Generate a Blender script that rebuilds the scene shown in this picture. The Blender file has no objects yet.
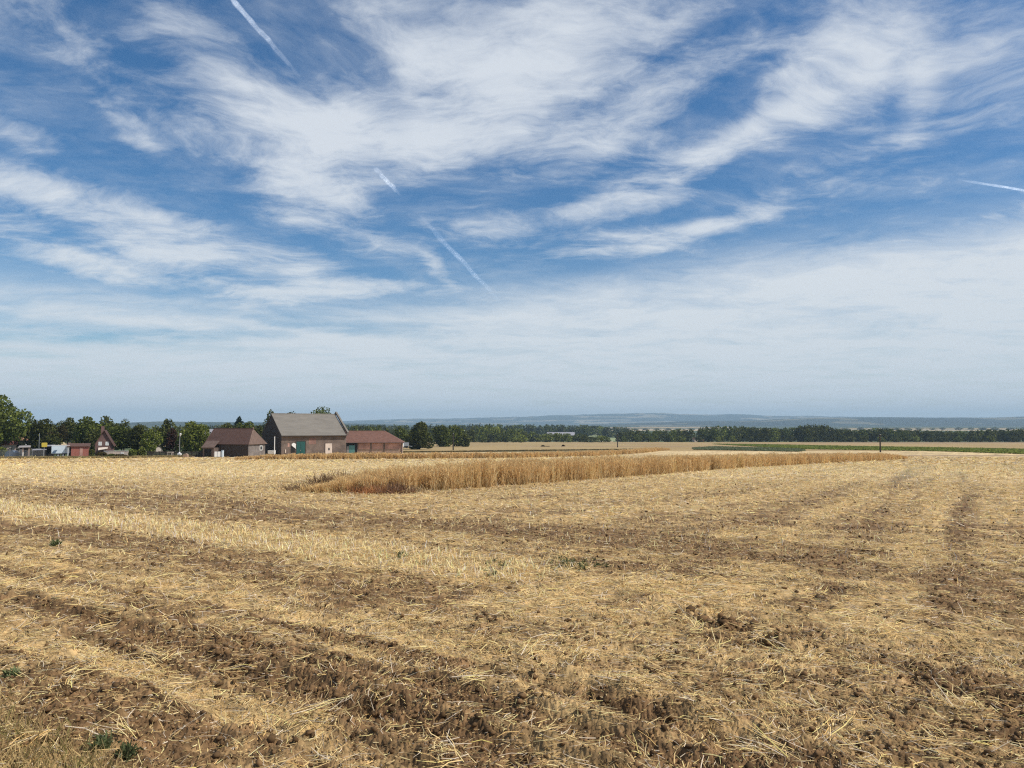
import bpy, math, random
import numpy as np
from mathutils import Vector

SC = bpy.context.scene
COL = SC.collection
random.seed(7)
RNG = np.random.default_rng(11)

# ------------------------------------------------------------------ camera numbers
F = 760.0; CX = 512.0; CY = 384.0; HOR = 425.0; EYE = 1.7
PITCH = math.atan((HOR - CY) / F)

def ray(u, v):
    xc = (u - CX) / F; yc = (CY - v) / F
    return np.array([xc, math.cos(PITCH) - yc * math.sin(PITCH), math.sin(PITCH) + yc * math.cos(PITCH)])

# ------------------------------------------------------------------ terrain profile
_ys = np.concatenate([np.arange(-40, 1200, 1.0), np.arange(1200, 16000, 10.0)])
_sl = np.interp(_ys, [-40, -30, -10, 120, 200, 640, 1000, 1700, 2600, 6000, 9000],
                [0, 0, 0.032, 0.032, 0.0153, 0.0153, 0.0, 0.0, -0.0036, -0.0036, 0.0])
_b = np.concatenate([[0], np.cumsum(0.5 * (_sl[1:] + _sl[:-1]) * np.diff(_ys))])
_b = _b - np.interp(0.0, _ys, _b)
def base_z(y):
    return -np.interp(y, _ys, _b)

def ground_at(u, v):
    """where the line of sight through a photo point meets the ground"""
    d = ray(u, v)
    lo, hi = 1.0, 15000.0
    t = np.geomspace(1.0, 12000.0, 6000)
    g = EYE + d[2] * t - base_z(d[1] * t)
    i = int(np.argmax(g < 0)) if (g < 0).any() else len(t) - 1
    return np.array([d[0] * t[i], d[1] * t[i]])

def X_at(u, Y):
    return (u - CX) / F * Y
def m_per_px(Y):
    return Y / F

# ------------------------------------------------------------------ noise
def _hash(ix, iy, seed):
    h = (ix.astype(np.int64) * 374761393 + iy.astype(np.int64) * 668265263 + seed * 974711) & 0xFFFFFFFF
    h = ((h ^ (h >> 13)) * 1274126177) & 0xFFFFFFFF
    h = h ^ (h >> 16)
    return (h & 0xFFFF) / 65535.0

def noise(x, y, seed=0):
    x0 = np.floor(x); y0 = np.floor(y)
    fx = x - x0; fy = y - y0
    ix = x0.astype(np.int64); iy = y0.astype(np.int64)
    def g(dx, dy):
        a = _hash(ix + dx, iy + dy, seed) * 2 * math.pi
        return np.cos(a) * (fx - dx) + np.sin(a) * (fy - dy)
    sx = fx * fx * fx * (fx * (fx * 6 - 15) + 10); sy = fy * fy * fy * (fy * (fy * 6 - 15) + 10)
    a = g(0, 0) * (1 - sx) + g(1, 0) * sx
    b = g(0, 1) * (1 - sx) + g(1, 1) * sx
    return (a * (1 - sy) + b * sy) * 1.5

def fbm(x, y, octv=4, seed=0, rough=0.5):
    s = np.zeros_like(x); amp = 1.0; tot = 0
    for k in range(octv):
        s += amp * noise(x * 2 ** k + k * 17.3, y * 2 ** k - k * 9.1, seed + k * 31)
        tot += amp; amp *= rough
    return s / tot * 1.3

def sstep(a, b, x):
    t = np.clip((x - a) / (b - a), 0, 1)
    return t * t * (3 - 2 * t)

# ------------------------------------------------------------------ the layout of the field: tracks, straw rows
def line_px(pts):
    return np.array([ground_at(u, v) for u, v in pts])

def line_dist(x, y, pl):
    d = np.full(x.shape, 1e9); sgn = np.zeros(x.shape)
    for (x0, y0), (x1, y1) in zip(pl[:-1], pl[1:]):
        dx, dy = x1 - x0, y1 - y0
        L2 = dx * dx + dy * dy
        t = np.clip(((x - x0) * dx + (y - y0) * dy) / L2, 0, 1)
        q = (x - x0 - t * dx) ** 2 + (y - y0 - t * dy) ** 2
        m = q < d
        d = np.where(m, q, d)
    return np.sqrt(d)

BANDS = [  # points in the photo, half width (m), change of straw cover
    ([(-160, 492), (0, 506), (120, 522), (250, 538), (350, 552), (430, 562), (500, 571)], 0.85, 1.0, 'stubble'),
    ([(500, 571), (600, 586), (720, 601), (850, 624), (960, 640)], 0.50, 0.40, ''),
    ([(-60, 608), (40, 646), (110, 668), (180, 690), (240, 712), (310, 728)], 0.14, 0.95, ''),
    ([(150, 655), (220, 672), (290, 690), (370, 712)], 0.10, 0.55, ''),
    ([(-100, 452), (60, 466), (200, 471), (300, 474)], 5.0, 0.35, ''),
    ([(380, 505), (560, 497), (700, 484), (860, 464)], 2.2, 0.35, ''),
    ([(540, 520), (680, 506), (770, 494), (880, 470)], 1.0, 0.45, ''),
    ([(640, 560), (760, 528), (850, 498), (905, 466)], 0.7, 0.28, ''),
    ([(980, 466), (1004, 478), (1018, 492), (1020, 520)], 1.6, 0.40, ''),
    ([(520, 600), (620, 585), (720, 590)], 0.55, 0.45, ''),
    ([(760, 590), (900, 560), (1024, 548)], 0.5, 0.25, ''),
    ([(-120, 566), (0, 590), (60, 600)], 0.3, 0.2, ''),
    ([(-120, 576), (0, 600), (80, 617), (160, 641), (240, 670), (330, 700), (420, 727), (520, 757), (600, 790)], 0.20, -0.70, 'rut'),
    ([(120, 602), (200, 628), (270, 651), (340, 669), (430, 690), (520, 720), (640, 748), (760, 775)], 0.18, -0.55, 'rut'),
    ([(-100, 480), (100, 494), (300, 514), (520, 530), (700, 547)], 2.0, -0.34, ''),
    ([(-60, 520), (60, 532), (200, 552), (330, 575), (450, 592)], 0.7, -0.36, ''),
    ([(540, 534), (640, 540), (740, 548)], 1.0, -0.32, ''),
    ([(930, 466), (870, 485), (790, 512), (700, 540)], 1.0, -0.32, ''),
    ([(985, 480), (968, 510), (940, 560), (900, 620)], 0.5, -0.18, ''),
    ([(560, 566), (680, 562), (820, 560), (1040, 600)], 0.7, -0.36, ''),
    ([(690, 612), (730, 626), (764, 640)], 0.2, -0.5, 'pit'),
    ([(870, 650), (960, 690), (1060, 720)], 0.3, -0.4, ''),
    ([(560, 690), (700, 730), (820, 770)], 0.2, -0.4, 'rut'),
    ([(60, 700), (130, 722), (200, 748)], 0.2, -0.3, ''),
    ([(905, 462), (880, 480), (820, 518), (740, 574), (690, 612)], 0.40, 0.35, ''),
    ([(914, 461), (902, 480), (872, 522), (830, 580), (800, 620)], 0.30, -0.22, ''),
    ([(938, 461), (942, 490), (926, 540), (900, 600), (880, 650)], 0.40, 0.40, ''),
    ([(958, 461), (968, 490), (958, 540), (938, 600), (925, 640)], 0.30, -0.22, ''),
    ([(1030, 466), (1050, 500), (1060, 560)], 0.6, -0.25, ''),
    ([(330, 498), (470, 494), (560, 488), (700, 478), (900, 461)], 0.9, 0.45, ''),
    ([(420, 504), (560, 495), (700, 483.5), (880, 464)], 0.45, -0.45, ''),
    ([(-200, 470), (0, 477), (150, 481), (300, 485)], 1.6, 0.25, ''),
    ([(-200, 463), (0, 466), (150, 468), (300, 470)], 1.2, -0.35, ''),
    ([(-100, 540), (60, 566), (200, 592), (340, 622), (480, 655)], 0.16, 0.45, ''),
    ([(-100, 556), (60, 580), (200, 606), (360, 640), (520, 682), (660, 720)], 0.12, -0.45, ''),
]
BANDS = [(line_px(p), w, a, k) for p, w, a, k in BANDS]
STRIP = line_px([(300, 492), (340, 493), (400, 492), (470, 488), (560, 482), (650, 475), (740, 468), (820, 463.5), (908, 459)])
DIR_A = STRIP[6] - STRIP[2]; DIR_A = DIR_A / np.linalg.norm(DIR_A)
_r = BANDS[0][0]; DIR_B = _r[4] - _r[1]; DIR_B = DIR_B / np.linalg.norm(DIR_B)

def cover(x, y):
    """share of the ground under straw, 0 bare soil .. 1 all straw"""
    ua = x * DIR_A[0] + y * DIR_A[1]; va = -x * DIR_A[1] + y * DIR_A[0]
    ub = x * DIR_B[0] + y * DIR_B[1]; vb = -x * DIR_B[1] + y * DIR_B[0]
    wa = sstep(0, 10, x * 0.9 + y * 0.55 - 16)
    st = (1 - wa) * (0.7 * fbm(ub * 0.10, vb * 1.1, 3, 5) + 0.6 * fbm(ub * 0.05, vb * 3.0, 2, 15)) + wa * (0.8 * fbm(ua * 0.025, va * 0.5, 3, 6) + 0.5 * fbm(ua * 0.03, va * 1.6, 2, 16))
    r = np.hypot(x, y)
    c = 0.46 + 0.14 * sstep(6, 26, r) + 0.46 * st + 0.22 * fbm(x * 0.33, y * 0.33, 3, 3) + 0.44 * fbm(x * 1.9, y * 2.4, 4, 4, 0.6)
    c = c + 0.34 * fbm(ub * 0.55, vb * 6.5, 3, 9) * (r < 60)
    jit = 0.45 * fbm(x * 0.8, y * 0.8, 3, 8)
    bs = 0
    for pl, w, a, k in BANDS:
        d = line_dist(x, y, pl)
        wj = w * np.clip(1 + 1.2 * jit, 0.55, 2.5)
        bs = bs + a * (1 - sstep(0.35 * wj, 1.35 * wj, d))
    far = sstep(24, 65, y)
    c = c * (1 - far) + far * (0.80 + 0.34 * st + 0.16 * fbm(x * 0.3, y * 0.1, 2, 12)) + bs * (1 - 0.4 * far)
    return np.clip(c, 0, 1)

def relief(x, y, c):
    r = np.hypot(x, y)
    near = 1 - sstep(35, 110, r)
    ub = x * DIR_B[0] + y * DIR_B[1]; vb = -x * DIR_B[1] + y * DIR_B[0]
    h = 0.035 * fbm(x * 0.45, y * 0.45, 3, 21)
    h = h + 0.030 * fbm(ub * 0.35, vb * 3.0, 3, 22)
    bare = 1 - c
    n1 = fbm(x * 6.0, y * 6.0, 5, 23, 0.72)
    n2 = np.abs(fbm(x * 15.0, y * 15.0, 2, 24))
    n4 = np.abs(fbm(x * 34.0, y * 34.0, 2, 26))
    h = h + (0.45 + 0.55 * bare) * (0.042 * n1 + 0.022 * n2 - 0.036 * n4) + 0.010 * bare * np.sin(vb * 40.0 + 3.0 * fbm(ub * 0.5, vb * 0.5, 2, 27)) * (r < 16)
    n3 = fbm(x * 3.0, y * 3.0, 2, 25)
    h = h + 0.05 * np.maximum(n3 - 0.25, 0) - 0.10 * np.maximum(-n3 - 0.30, 0)
    for pl, w, a, k in BANDS:
        if k in ('rut', 'pit'):
            d = line_dist(x, y, pl)
            if k == 'rut':
                h = h - 0.055 * np.exp(-(d / (w * 0.7)) ** 2) + 0.035 * np.exp(-((d - w * 1.5) / (w * 0.45)) ** 2)
                h = h + 0.012 * np.sin(ub * 28.0) * np.exp(-(d / w) ** 2)
            else:
                h = h + (0.09 * n3 + 0.08 * n1 - 0.03) * np.exp(-(d / (w * 1.2)) ** 2)
    return h * near

def surf(x, y, c=None):
    x = np.asarray(x, float); y = np.asarray(y, float)
    if c is None:
        c = cover(x, y)
    return base_z(y) + relief(x, y, c)

# ------------------------------------------------------------------ object helpers
def tag(o, label=None, cat=None, group=None, kind=None):
    if label: o['label'] = label
    if cat: o['category'] = cat
    if group: o['group'] = group
    if kind: o['kind'] = kind
    return o

def empty(name, loc, rz=0.0):
    o = bpy.data.objects.new(name, None); COL.objects.link(o)
    o.location = loc; o.rotation_euler = (0, 0, rz); o.empty_display_size = 0.2
    return o

def np_mesh(name, V, Q=None, T=None, mats=None, colors=None, cname='tint', smooth=False):
    me = bpy.data.meshes.new(name)
    nq = 0 if Q is None else len(Q); nt = 0 if T is None else len(T)
    loops = np.concatenate([np.asarray(Q).ravel() if nq else np.zeros(0, int), np.asarray(T).ravel() if nt else np.zeros(0, int)]).astype(np.int32)
    starts = np.concatenate([np.arange(nq) * 4, nq * 4 + np.arange(nt) * 3]).astype(np.int32)
    me.vertices.add(len(V)); me.vertices.foreach_set('co', np.asarray(V, np.float32).ravel())
    me.loops.add(len(loops)); me.loops.foreach_set('vertex_index', loops)
    me.polygons.add(nq + nt); me.polygons.foreach_set('loop_start', starts)
    if smooth:
        me.polygons.foreach_set('use_smooth', np.ones(nq + nt, bool))
    if colors is not None:
        at = me.attributes.new(cname, 'FLOAT_COLOR', 'POINT')
        cc = np.ones((len(V), 4), np.float32); cc[:, :3] = colors
        at.data.foreach_set('color', cc.ravel())
    me.update(calc_edges=True); me.validate()
    if mats: me.materials.append(mats)
    return me

def link(name, me, parent=None):
    o = bpy.data.objects.new(name, me); COL.objects.link(o)
    if parent is not None: o.parent = parent
    return o

class MB:
    def __init__(s): s.v = []; s.f = []
    def poly(s, *pts):
        n = len(s.v); s.v += [tuple(p) for p in pts]; s.f.append(tuple(range(n, n + len(pts)))); return s
    def box(s, x0, x1, y0, y1, z0, z1):
        n = len(s.v)
        s.v += [(x0, y0, z0), (x1, y0, z0), (x1, y1, z0), (x0, y1, z0), (x0, y0, z1), (x1, y0, z1), (x1, y1, z1), (x0, y1, z1)]
        for f in ((3, 2, 1, 0), (4, 5, 6, 7), (0, 1, 5, 4), (1, 2, 6, 5), (2, 3, 7, 6), (3, 0, 4, 7)):
            s.f.append(tuple(n + i for i in f))
        return s
    def prism(s, poly, axis, a0, a1):
        """2D polygon (p, z) extruded along x (axis 'x', p = y) or along y (axis 'y', p = x)"""
        n = len(s.v); k = len(poly)
        for a in (a0, a1):
            for p, z in poly:
                s.v.append((a, p, z) if axis == 'x' else (p, a, z))
        s.f.append(tuple(n + i for i in range(k))); s.f.append(tuple(n + k + i for i in reversed(range(k))))
        for i in range(k):
            j = (i + 1) % k
            s.f.append((n + i, n + k + i, n + k + j, n + j))
        return s
    def tube(s, p0, p1, r0, r1, n=8):
        p0 = Vector(p0); p1 = Vector(p1); d = (p1 - p0).normalized()
        a = d.orthogonal().normalized(); b = d.cross(a)
        m = len(s.v)
        for p, r in ((p0, r0), (p1, r1)):
            for i in range(n):
                t = 2 * math.pi * i / n
                s.v.append(tuple(p + a * (r * math.cos(t)) + b * (r * math.sin(t))))
        for i in range(n):
            j = (i + 1) % n
            s.f.append((m + i, m + j, m + n + j, m + n + i))
        s.f.append(tuple(m + i for i in reversed(range(n)))); s.f.append(tuple(m + n + i for i in range(n)))
        return s
    def slab(s, pts, th):
        """a sheet of points with thickness th added below it"""
        n = len(s.v); k = len(pts)
        s.v += [tuple(p) for p in pts] + [(p[0], p[1], p[2] - th) for p in pts]
        s.f.append(tuple(n + i for i in range(k))); s.f.append(tuple(n + k + i for i in reversed(range(k))))
        for i in range(k):
            j = (i + 1) % k
            s.f.append((n + j, n + i, n + k + i, n + k + j))
        return s
    def build(s, name, mat, parent=None, smooth=False):
        me = bpy.data.meshes.new(name); me.from_pydata(s.v, [], s.f); me.update()
        if smooth: me.polygons.foreach_set('use_smooth', [True] * len(me.polygons))
        me.materials.append(mat)
        # consistent outward normals
        import bmesh
        bm = bmesh.new(); bm.from_mesh(me); bmesh.ops.recalc_face_normals(bm, faces=bm.faces); bm.to_mesh(me); bm.free()
        return link(name, me, parent)

# ------------------------------------------------------------------ materials
def nodes_of(m):
    m.use_nodes = True; t = m.node_tree; t.nodes.clear(); return t, t.nodes, t.links

def mat(name, col, rough=0.85, var=0.25, scale=1.0, bump=0.0, stretch=(1, 1, 1), col2=None, spec=0.3, metal=0.0):
    m = bpy.data.materials.new(name); t, N, L = nodes_of(m)
    out = N.new('ShaderNodeOutputMaterial'); p = N.new('ShaderNodeBsdfPrincipled')
    tc = N.new('ShaderNodeTexCoord'); mp = N.new('ShaderNodeMapping'); mp.inputs['Scale'].default_value = stretch
    nz = N.new('ShaderNodeTexNoise'); nz.inputs['Scale'].default_value = scale; nz.inputs['Detail'].default_value = 6; nz.inputs['Roughness'].default_value = 0.65
    rp = N.new('ShaderNodeValToRGB')
    c2 = col2 or tuple(min(1, c * (1 + var)) for c in col); c1 = tuple(c * (1 - var) for c in col) if col2 is None else col
    rp.color_ramp.elements[0].color = (*c1, 1); rp.color_ramp.elements[0].position = 0.3
    rp.color_ramp.elements[1].color = (*c2, 1); rp.color_ramp.elements[1].position = 0.7
    L.new(tc.outputs['Object'], mp.inputs['Vector']); L.new(mp.outputs[0], nz.inputs['Vector']); L.new(nz.outputs['Fac'], rp.inputs['Fac'])
    L.new(rp.outputs['Color'], p.inputs['Base Color']); p.inputs['Roughness'].default_value = rough
    p.inputs['Specular IOR Level'].default_value = spec; p.inputs['Metallic'].default_value = metal
    if bump:
        b = N.new('ShaderNodeBump'); b.inputs['Strength'].default_value = 0.6; b.inputs['Distance'].default_value = bump
        L.new(nz.outputs['Fac'], b.inputs['Height']); L.new(b.outputs[0], p.inputs['Normal'])
    L.new(p.outputs[0], out.inputs[0])
    return m

def brick_mat(name, c1, c2, mortar, bw=0.25, bh=0.08):
    m = bpy.data.materials.new(name); t, N, L = nodes_of(m)
    out = N.new('ShaderNodeOutputMaterial'); p = N.new('ShaderNodeBsdfPrincipled')
    tc = N.new('ShaderNodeTexCoord'); sx = N.new('ShaderNodeSeparateXYZ'); ad = N.new('ShaderNodeMath'); cb = N.new('ShaderNodeCombineXYZ')
    L.new(tc.outputs['Object'], sx.inputs[0]); L.new(sx.outputs[0], ad.inputs[0]); L.new(sx.outputs[1], ad.inputs[1])
    L.new(ad.outputs[0], cb.inputs[0]); L.new(sx.outputs[2], cb.inputs[1])
    br = N.new('ShaderNodeTexBrick'); br.inputs['Scale'].default_value = 1.0; br.inputs['Brick Width'].default_value = bw; br.inputs['Row Height'].default_value = bh
    br.inputs['Mortar Size'].default_value = 0.008; br.inputs['Color1'].default_value = (*c1, 1); br.inputs['Color2'].default_value = (*c2, 1); br.inputs['Mortar'].default_value = (*mortar, 1)
    L.new(cb.outputs[0], br.inputs['Vector'])
    nz = N.new('ShaderNodeTexNoise'); nz.inputs['Scale'].default_value = 0.55; nz.inputs['Detail'].default_value = 7; L.new(tc.outputs['Object'], nz.inputs['Vector'])
    mr = N.new('ShaderNodeMapRange'); mr.inputs[1].default_value = 0.3; mr.inputs[2].default_value = 0.7; mr.inputs[3].default_value = 0.6; mr.inputs[4].default_value = 1.35
    L.new(nz.outputs['Fac'], mr.inputs[0])
    mx = N.new('ShaderNodeMix'); mx.data_type = 'RGBA'; mx.blend_type = 'MULTIPLY'; mx.inputs[0].default_value = 1
    L.new(br.outputs['Color'], mx.inputs[6]); L.new(mr.outputs[0], mx.inputs[7])
    L.new(mx.outputs[2], p.inputs['Base Color']); p.inputs['Roughness'].default_value = 0.9
    L.new(p.outputs[0], out.inputs[0])
    return m

def attr_mat(name, attr, rough=0.9, transl=0.0, var=0.0, scale=40.0, bump=0.0, spec=0.2):
    """colour from a point attribute (straw, blades, land), a little noise on top"""
    m = bpy.data.materials.new(name); t, N, L = nodes_of(m)
    out = N.new('ShaderNodeOutputMaterial'); a = N.new('ShaderNodeAttribute'); a.attribute_name = attr
    p = N.new('ShaderNodeBsdfPrincipled'); p.inputs['Roughness'].default_value = rough; p.inputs['Specular IOR Level'].default_value = spec
    c = a.outputs['Color']
    if var:
        tc = N.new('ShaderNodeTexCoord'); nz = N.new('ShaderNodeTexNoise'); nz.inputs['Scale'].default_value = scale; nz.inputs['Detail'].default_value = 5; nz.inputs['Roughness'].default_value = 0.7
        L.new(tc.outputs['Object'], nz.inputs['Vector'])
        mr = N.new('ShaderNodeMapRange'); mr.inputs[1].default_value = 0.25; mr.inputs[2].default_value = 0.75; mr.inputs[3].default_value = 1 - var; mr.inputs[4].default_value = 1 + var
        L.new(nz.outputs['Fac'], mr.inputs[0])
        mx = N.new('ShaderNodeMix'); mx.data_type = 'RGBA'; mx.blend_type = 'MULTIPLY'; mx.inputs[0].default_value = 1
        L.new(c, mx.inputs[6]); L.new(mr.outputs[0], mx.inputs[7]); c = mx.outputs[2]
        if bump:
            b = N.new('ShaderNodeBump'); b.inputs['Strength'].default_value = 0.8; b.inputs['Distance'].default_value = bump
            L.new(nz.outputs['Fac'], b.inputs['Height']); L.new(b.outputs[0], p.inputs['Normal'])
    L.new(c, p.inputs['Base Color'])
    if transl:
        tr = N.new('ShaderNodeBsdfTranslucent'); L.new(c, tr.inputs[0])
        ms = N.new('ShaderNodeMixShader'); ms.inputs[0].default_value = transl
        L.new(p.outputs[0], ms.inputs[1]); L.new(tr.outputs[0], ms.inputs[2]); L.new(ms.outputs[0], out.inputs[0])
    else:
        L.new(p.outputs[0], out.inputs[0])
    return m

def leaf_mat(name, dark, light, transl=0.3):
    m = bpy.data.materials.new(name); t, N, L = nodes_of(m)
    out = N.new('ShaderNodeOutputMaterial'); g = N.new('ShaderNodeNewGeometry'); oi = N.new('ShaderNodeObjectInfo')
    rp = N.new('ShaderNodeValToRGB'); rp.color_ramp.elements[0].color = (*dark, 1); rp.color_ramp.elements[1].color = (*light, 1)
    L.new(g.outputs['Random Per Island'], rp.inputs[0])
    mr = N.new('ShaderNodeMapRange'); mr.inputs[3].default_value = 0.72; mr.inputs[4].default_value = 1.3; L.new(oi.outputs['Random'], mr.inputs[0])
    mx = N.new('ShaderNodeMix'); mx.data_type = 'RGBA'; mx.blend_type = 'MULTIPLY'; mx.inputs[0].default_value = 1
    L.new(rp.outputs[0], mx.inputs[6]); L.new(mr.outputs[0], mx.inputs[7])
    d = N.new('ShaderNodeBsdfDiffuse'); tr = N.new('ShaderNodeBsdfTranslucent'); ms = N.new('ShaderNodeMixShader'); ms.inputs[0].default_value = transl
    L.new(mx.outputs[2], d.inputs[0]); L.new(mx.outputs[2], tr.inputs[0]); L.new(d.outputs[0], ms.inputs[1]); L.new(tr.outputs[0], ms.inputs[2])
    L.new(ms.outputs[0], out.inputs[0])
    return m

M = {}
M['land'] = attr_mat('field soil and straw', 'land', var=0.28, scale=26.0, bump=0.012)
M['straw'] = attr_mat('straw', 'tint', rough=0.85, transl=0.15, spec=0.06)
M['soil'] = attr_mat('soil clods', 'tint', rough=1.0, var=0.3, scale=60)
M['blade'] = attr_mat('dry grass', 'tint', rough=0.8, transl=0.32)
M['hill'] = attr_mat('hill land', 'land', var=0.3, scale=0.004)
M['leaf'] = leaf_mat('leaves mid green', (0.036, 0.052, 0.010), (0.185, 0.21, 0.05))
M['leaf_dark'] = leaf_mat('leaves dark green', (0.026, 0.034, 0.010), (0.150, 0.158, 0.046))
M['leaf_bright'] = leaf_mat('leaves bright green', (0.06, 0.085, 0.014), (0.26, 0.28, 0.065))
M['leaf_olive'] = leaf_mat('leaves olive brown', (0.030, 0.030, 0.012), (0.11, 0.085, 0.035))
M['leaf_blue'] = leaf_mat('needles blue green', (0.010, 0.020, 0.014), (0.032, 0.050, 0.035))
M['leaf_copper'] = leaf_mat('leaves copper', (0.022, 0.012, 0.010), (0.07, 0.035, 0.025))
M['bark'] = mat('bark', (0.09, 0.065, 0.045), var=0.35, scale=4, stretch=(1, 1, 0.3))
M['brick'] = brick_mat('weathered brown brick', (0.120, 0.082, 0.062), (0.168, 0.116, 0.090), (0.17, 0.145, 0.125))
M['brick_patchy'] = brick_mat('newer red brick', (0.20, 0.10, 0.075), (0.24, 0.12, 0.09), (0.20, 0.15, 0.13))
M['brick_dark'] = brick_mat('dark brown brick', (0.11, 0.075, 0.058), (0.15, 0.10, 0.078), (0.14, 0.115, 0.10))
M['brick_red'] = brick_mat('red brick', (0.40, 0.20, 0.155), (0.46, 0.24, 0.185), (0.42, 0.32, 0.27))
M['grey_tiles'] = mat('grey weathered roof sheets', (0.185, 0.165, 0.138), var=0.16, scale=0.9, stretch=(0.4, 1, 1))
M['brown_tiles'] = mat('brown roof tiles', (0.092, 0.050, 0.038), var=0.25, scale=1.6)
M['brown_tiles_lit'] = mat('sunlit brown roof tiles', (0.15, 0.10, 0.078), var=0.2, scale=1.6)  # lighter copy of the brown tiles, sunlight put into the colour
M['red_tiles'] = mat('red brown roof tiles', (0.17, 0.085, 0.06), var=0.22, scale=1.4)
M['maroon_tiles'] = mat('maroon roof tiles', (0.15, 0.06, 0.05), var=0.3, scale=1.5)
M['orange_tiles'] = mat('terracotta roof tiles', (0.33, 0.17, 0.10), var=0.25, scale=1.5)
M['green_paint'] = mat('weathered green paint', (0.014, 0.075, 0.068), rough=0.6, var=0.25, scale=2, stretch=(3, 3, 0.4))
M['teal_paint'] = mat('faded teal paint', (0.10, 0.24, 0.23), rough=0.6, var=0.25, scale=2, stretch=(3, 3, 0.4))
M['cream'] = mat('cream boards', (0.60, 0.50, 0.42), rough=0.7, var=0.12, scale=2, stretch=(3, 3, 0.4))
M['white'] = mat('white paint', (0.74, 0.73, 0.70), rough=0.55, var=0.08, scale=3)
M['white_blue'] = mat('pale blue white panel', (0.56, 0.64, 0.70), rough=0.4, var=0.08, scale=2)
M['dark'] = mat('near black of interiors', (0.018, 0.015, 0.013), var=0.3, scale=2)  # near-black colour stands in for the dark inside openings and under roofs
M['dark_wood'] = mat('dark stained timber', (0.055, 0.042, 0.035), var=0.35, scale=3, stretch=(4, 4, 0.4))
M['pole_wood'] = mat('tarred timber', (0.05, 0.038, 0.03), var=0.3, scale=3, stretch=(3, 3, 0.3))
M['grey_metal'] = mat('galvanised steel', (0.34, 0.35, 0.36), rough=0.5, var=0.12, scale=3, metal=0.4)
M['grey_wall'] = mat('grey render', (0.30, 0.27, 0.25), var=0.2, scale=1.2)
M['grey_brown_lit'] = mat('sunlit grey brown wall', (0.19, 0.165, 0.15), var=0.3, scale=1.2)  # lighter tone of the sunlit end of the low barn
M['pink_wall'] = mat('pinkish render', (0.36, 0.28, 0.25), var=0.2, scale=1.2)
M['pale_brick'] = mat('tan brick', (0.34, 0.24, 0.18), var=0.2, scale=1.5)
M['red_shed'] = mat('faded red boards', (0.32, 0.115, 0.085), var=0.22, scale=2.5, stretch=(4, 4, 0.3))
M['rust_roof'] = mat('rusty sheet roof', (0.11, 0.06, 0.045), var=0.3, scale=2)
M['house_brick'] = brick_mat('deep red brown brick', (0.13, 0.065, 0.055), (0.17, 0.085, 0.07), (0.15, 0.11, 0.10))
M['yellow'] = mat('yellow sign board', (0.55, 0.42, 0.06), rough=0.5, var=0.06, scale=2)
M['blue_sheet'] = mat('blue grey tarpaulin', (0.10, 0.15, 0.22), rough=0.5, var=0.25, scale=2, bump=0.05)
M['glass'] = mat('window glass', (0.03, 0.035, 0.04), rough=0.1, var=0.1, spec=0.6)
M['rubber'] = mat('rubber', (0.02, 0.02, 0.02), rough=0.9, var=0.1)
M['crop_dark'] = leaf_mat('dark green crop', (0.10, 0.125, 0.026), (0.24, 0.27, 0.066))
M['crop_blue'] = leaf_mat('blue green crop', (0.12, 0.15, 0.08), (0.27, 0.30, 0.17))
M['pale_roof'] = mat('pale sheet roof', (0.30, 0.285, 0.30), rough=0.6, var=0.12, scale=0.3)
M['weed'] = leaf_mat('weed leaves', (0.09, 0.11, 0.045), (0.21, 0.23, 0.11))

# ------------------------------------------------------------------ THE GROUND: one sheet to the horizon
STRAW = np.array([0.54, 0.37, 0.165]); SOIL = np.array([0.180, 0.105, 0.048]); STUB = np.array([0.63, 0.46, 0.235])

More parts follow.
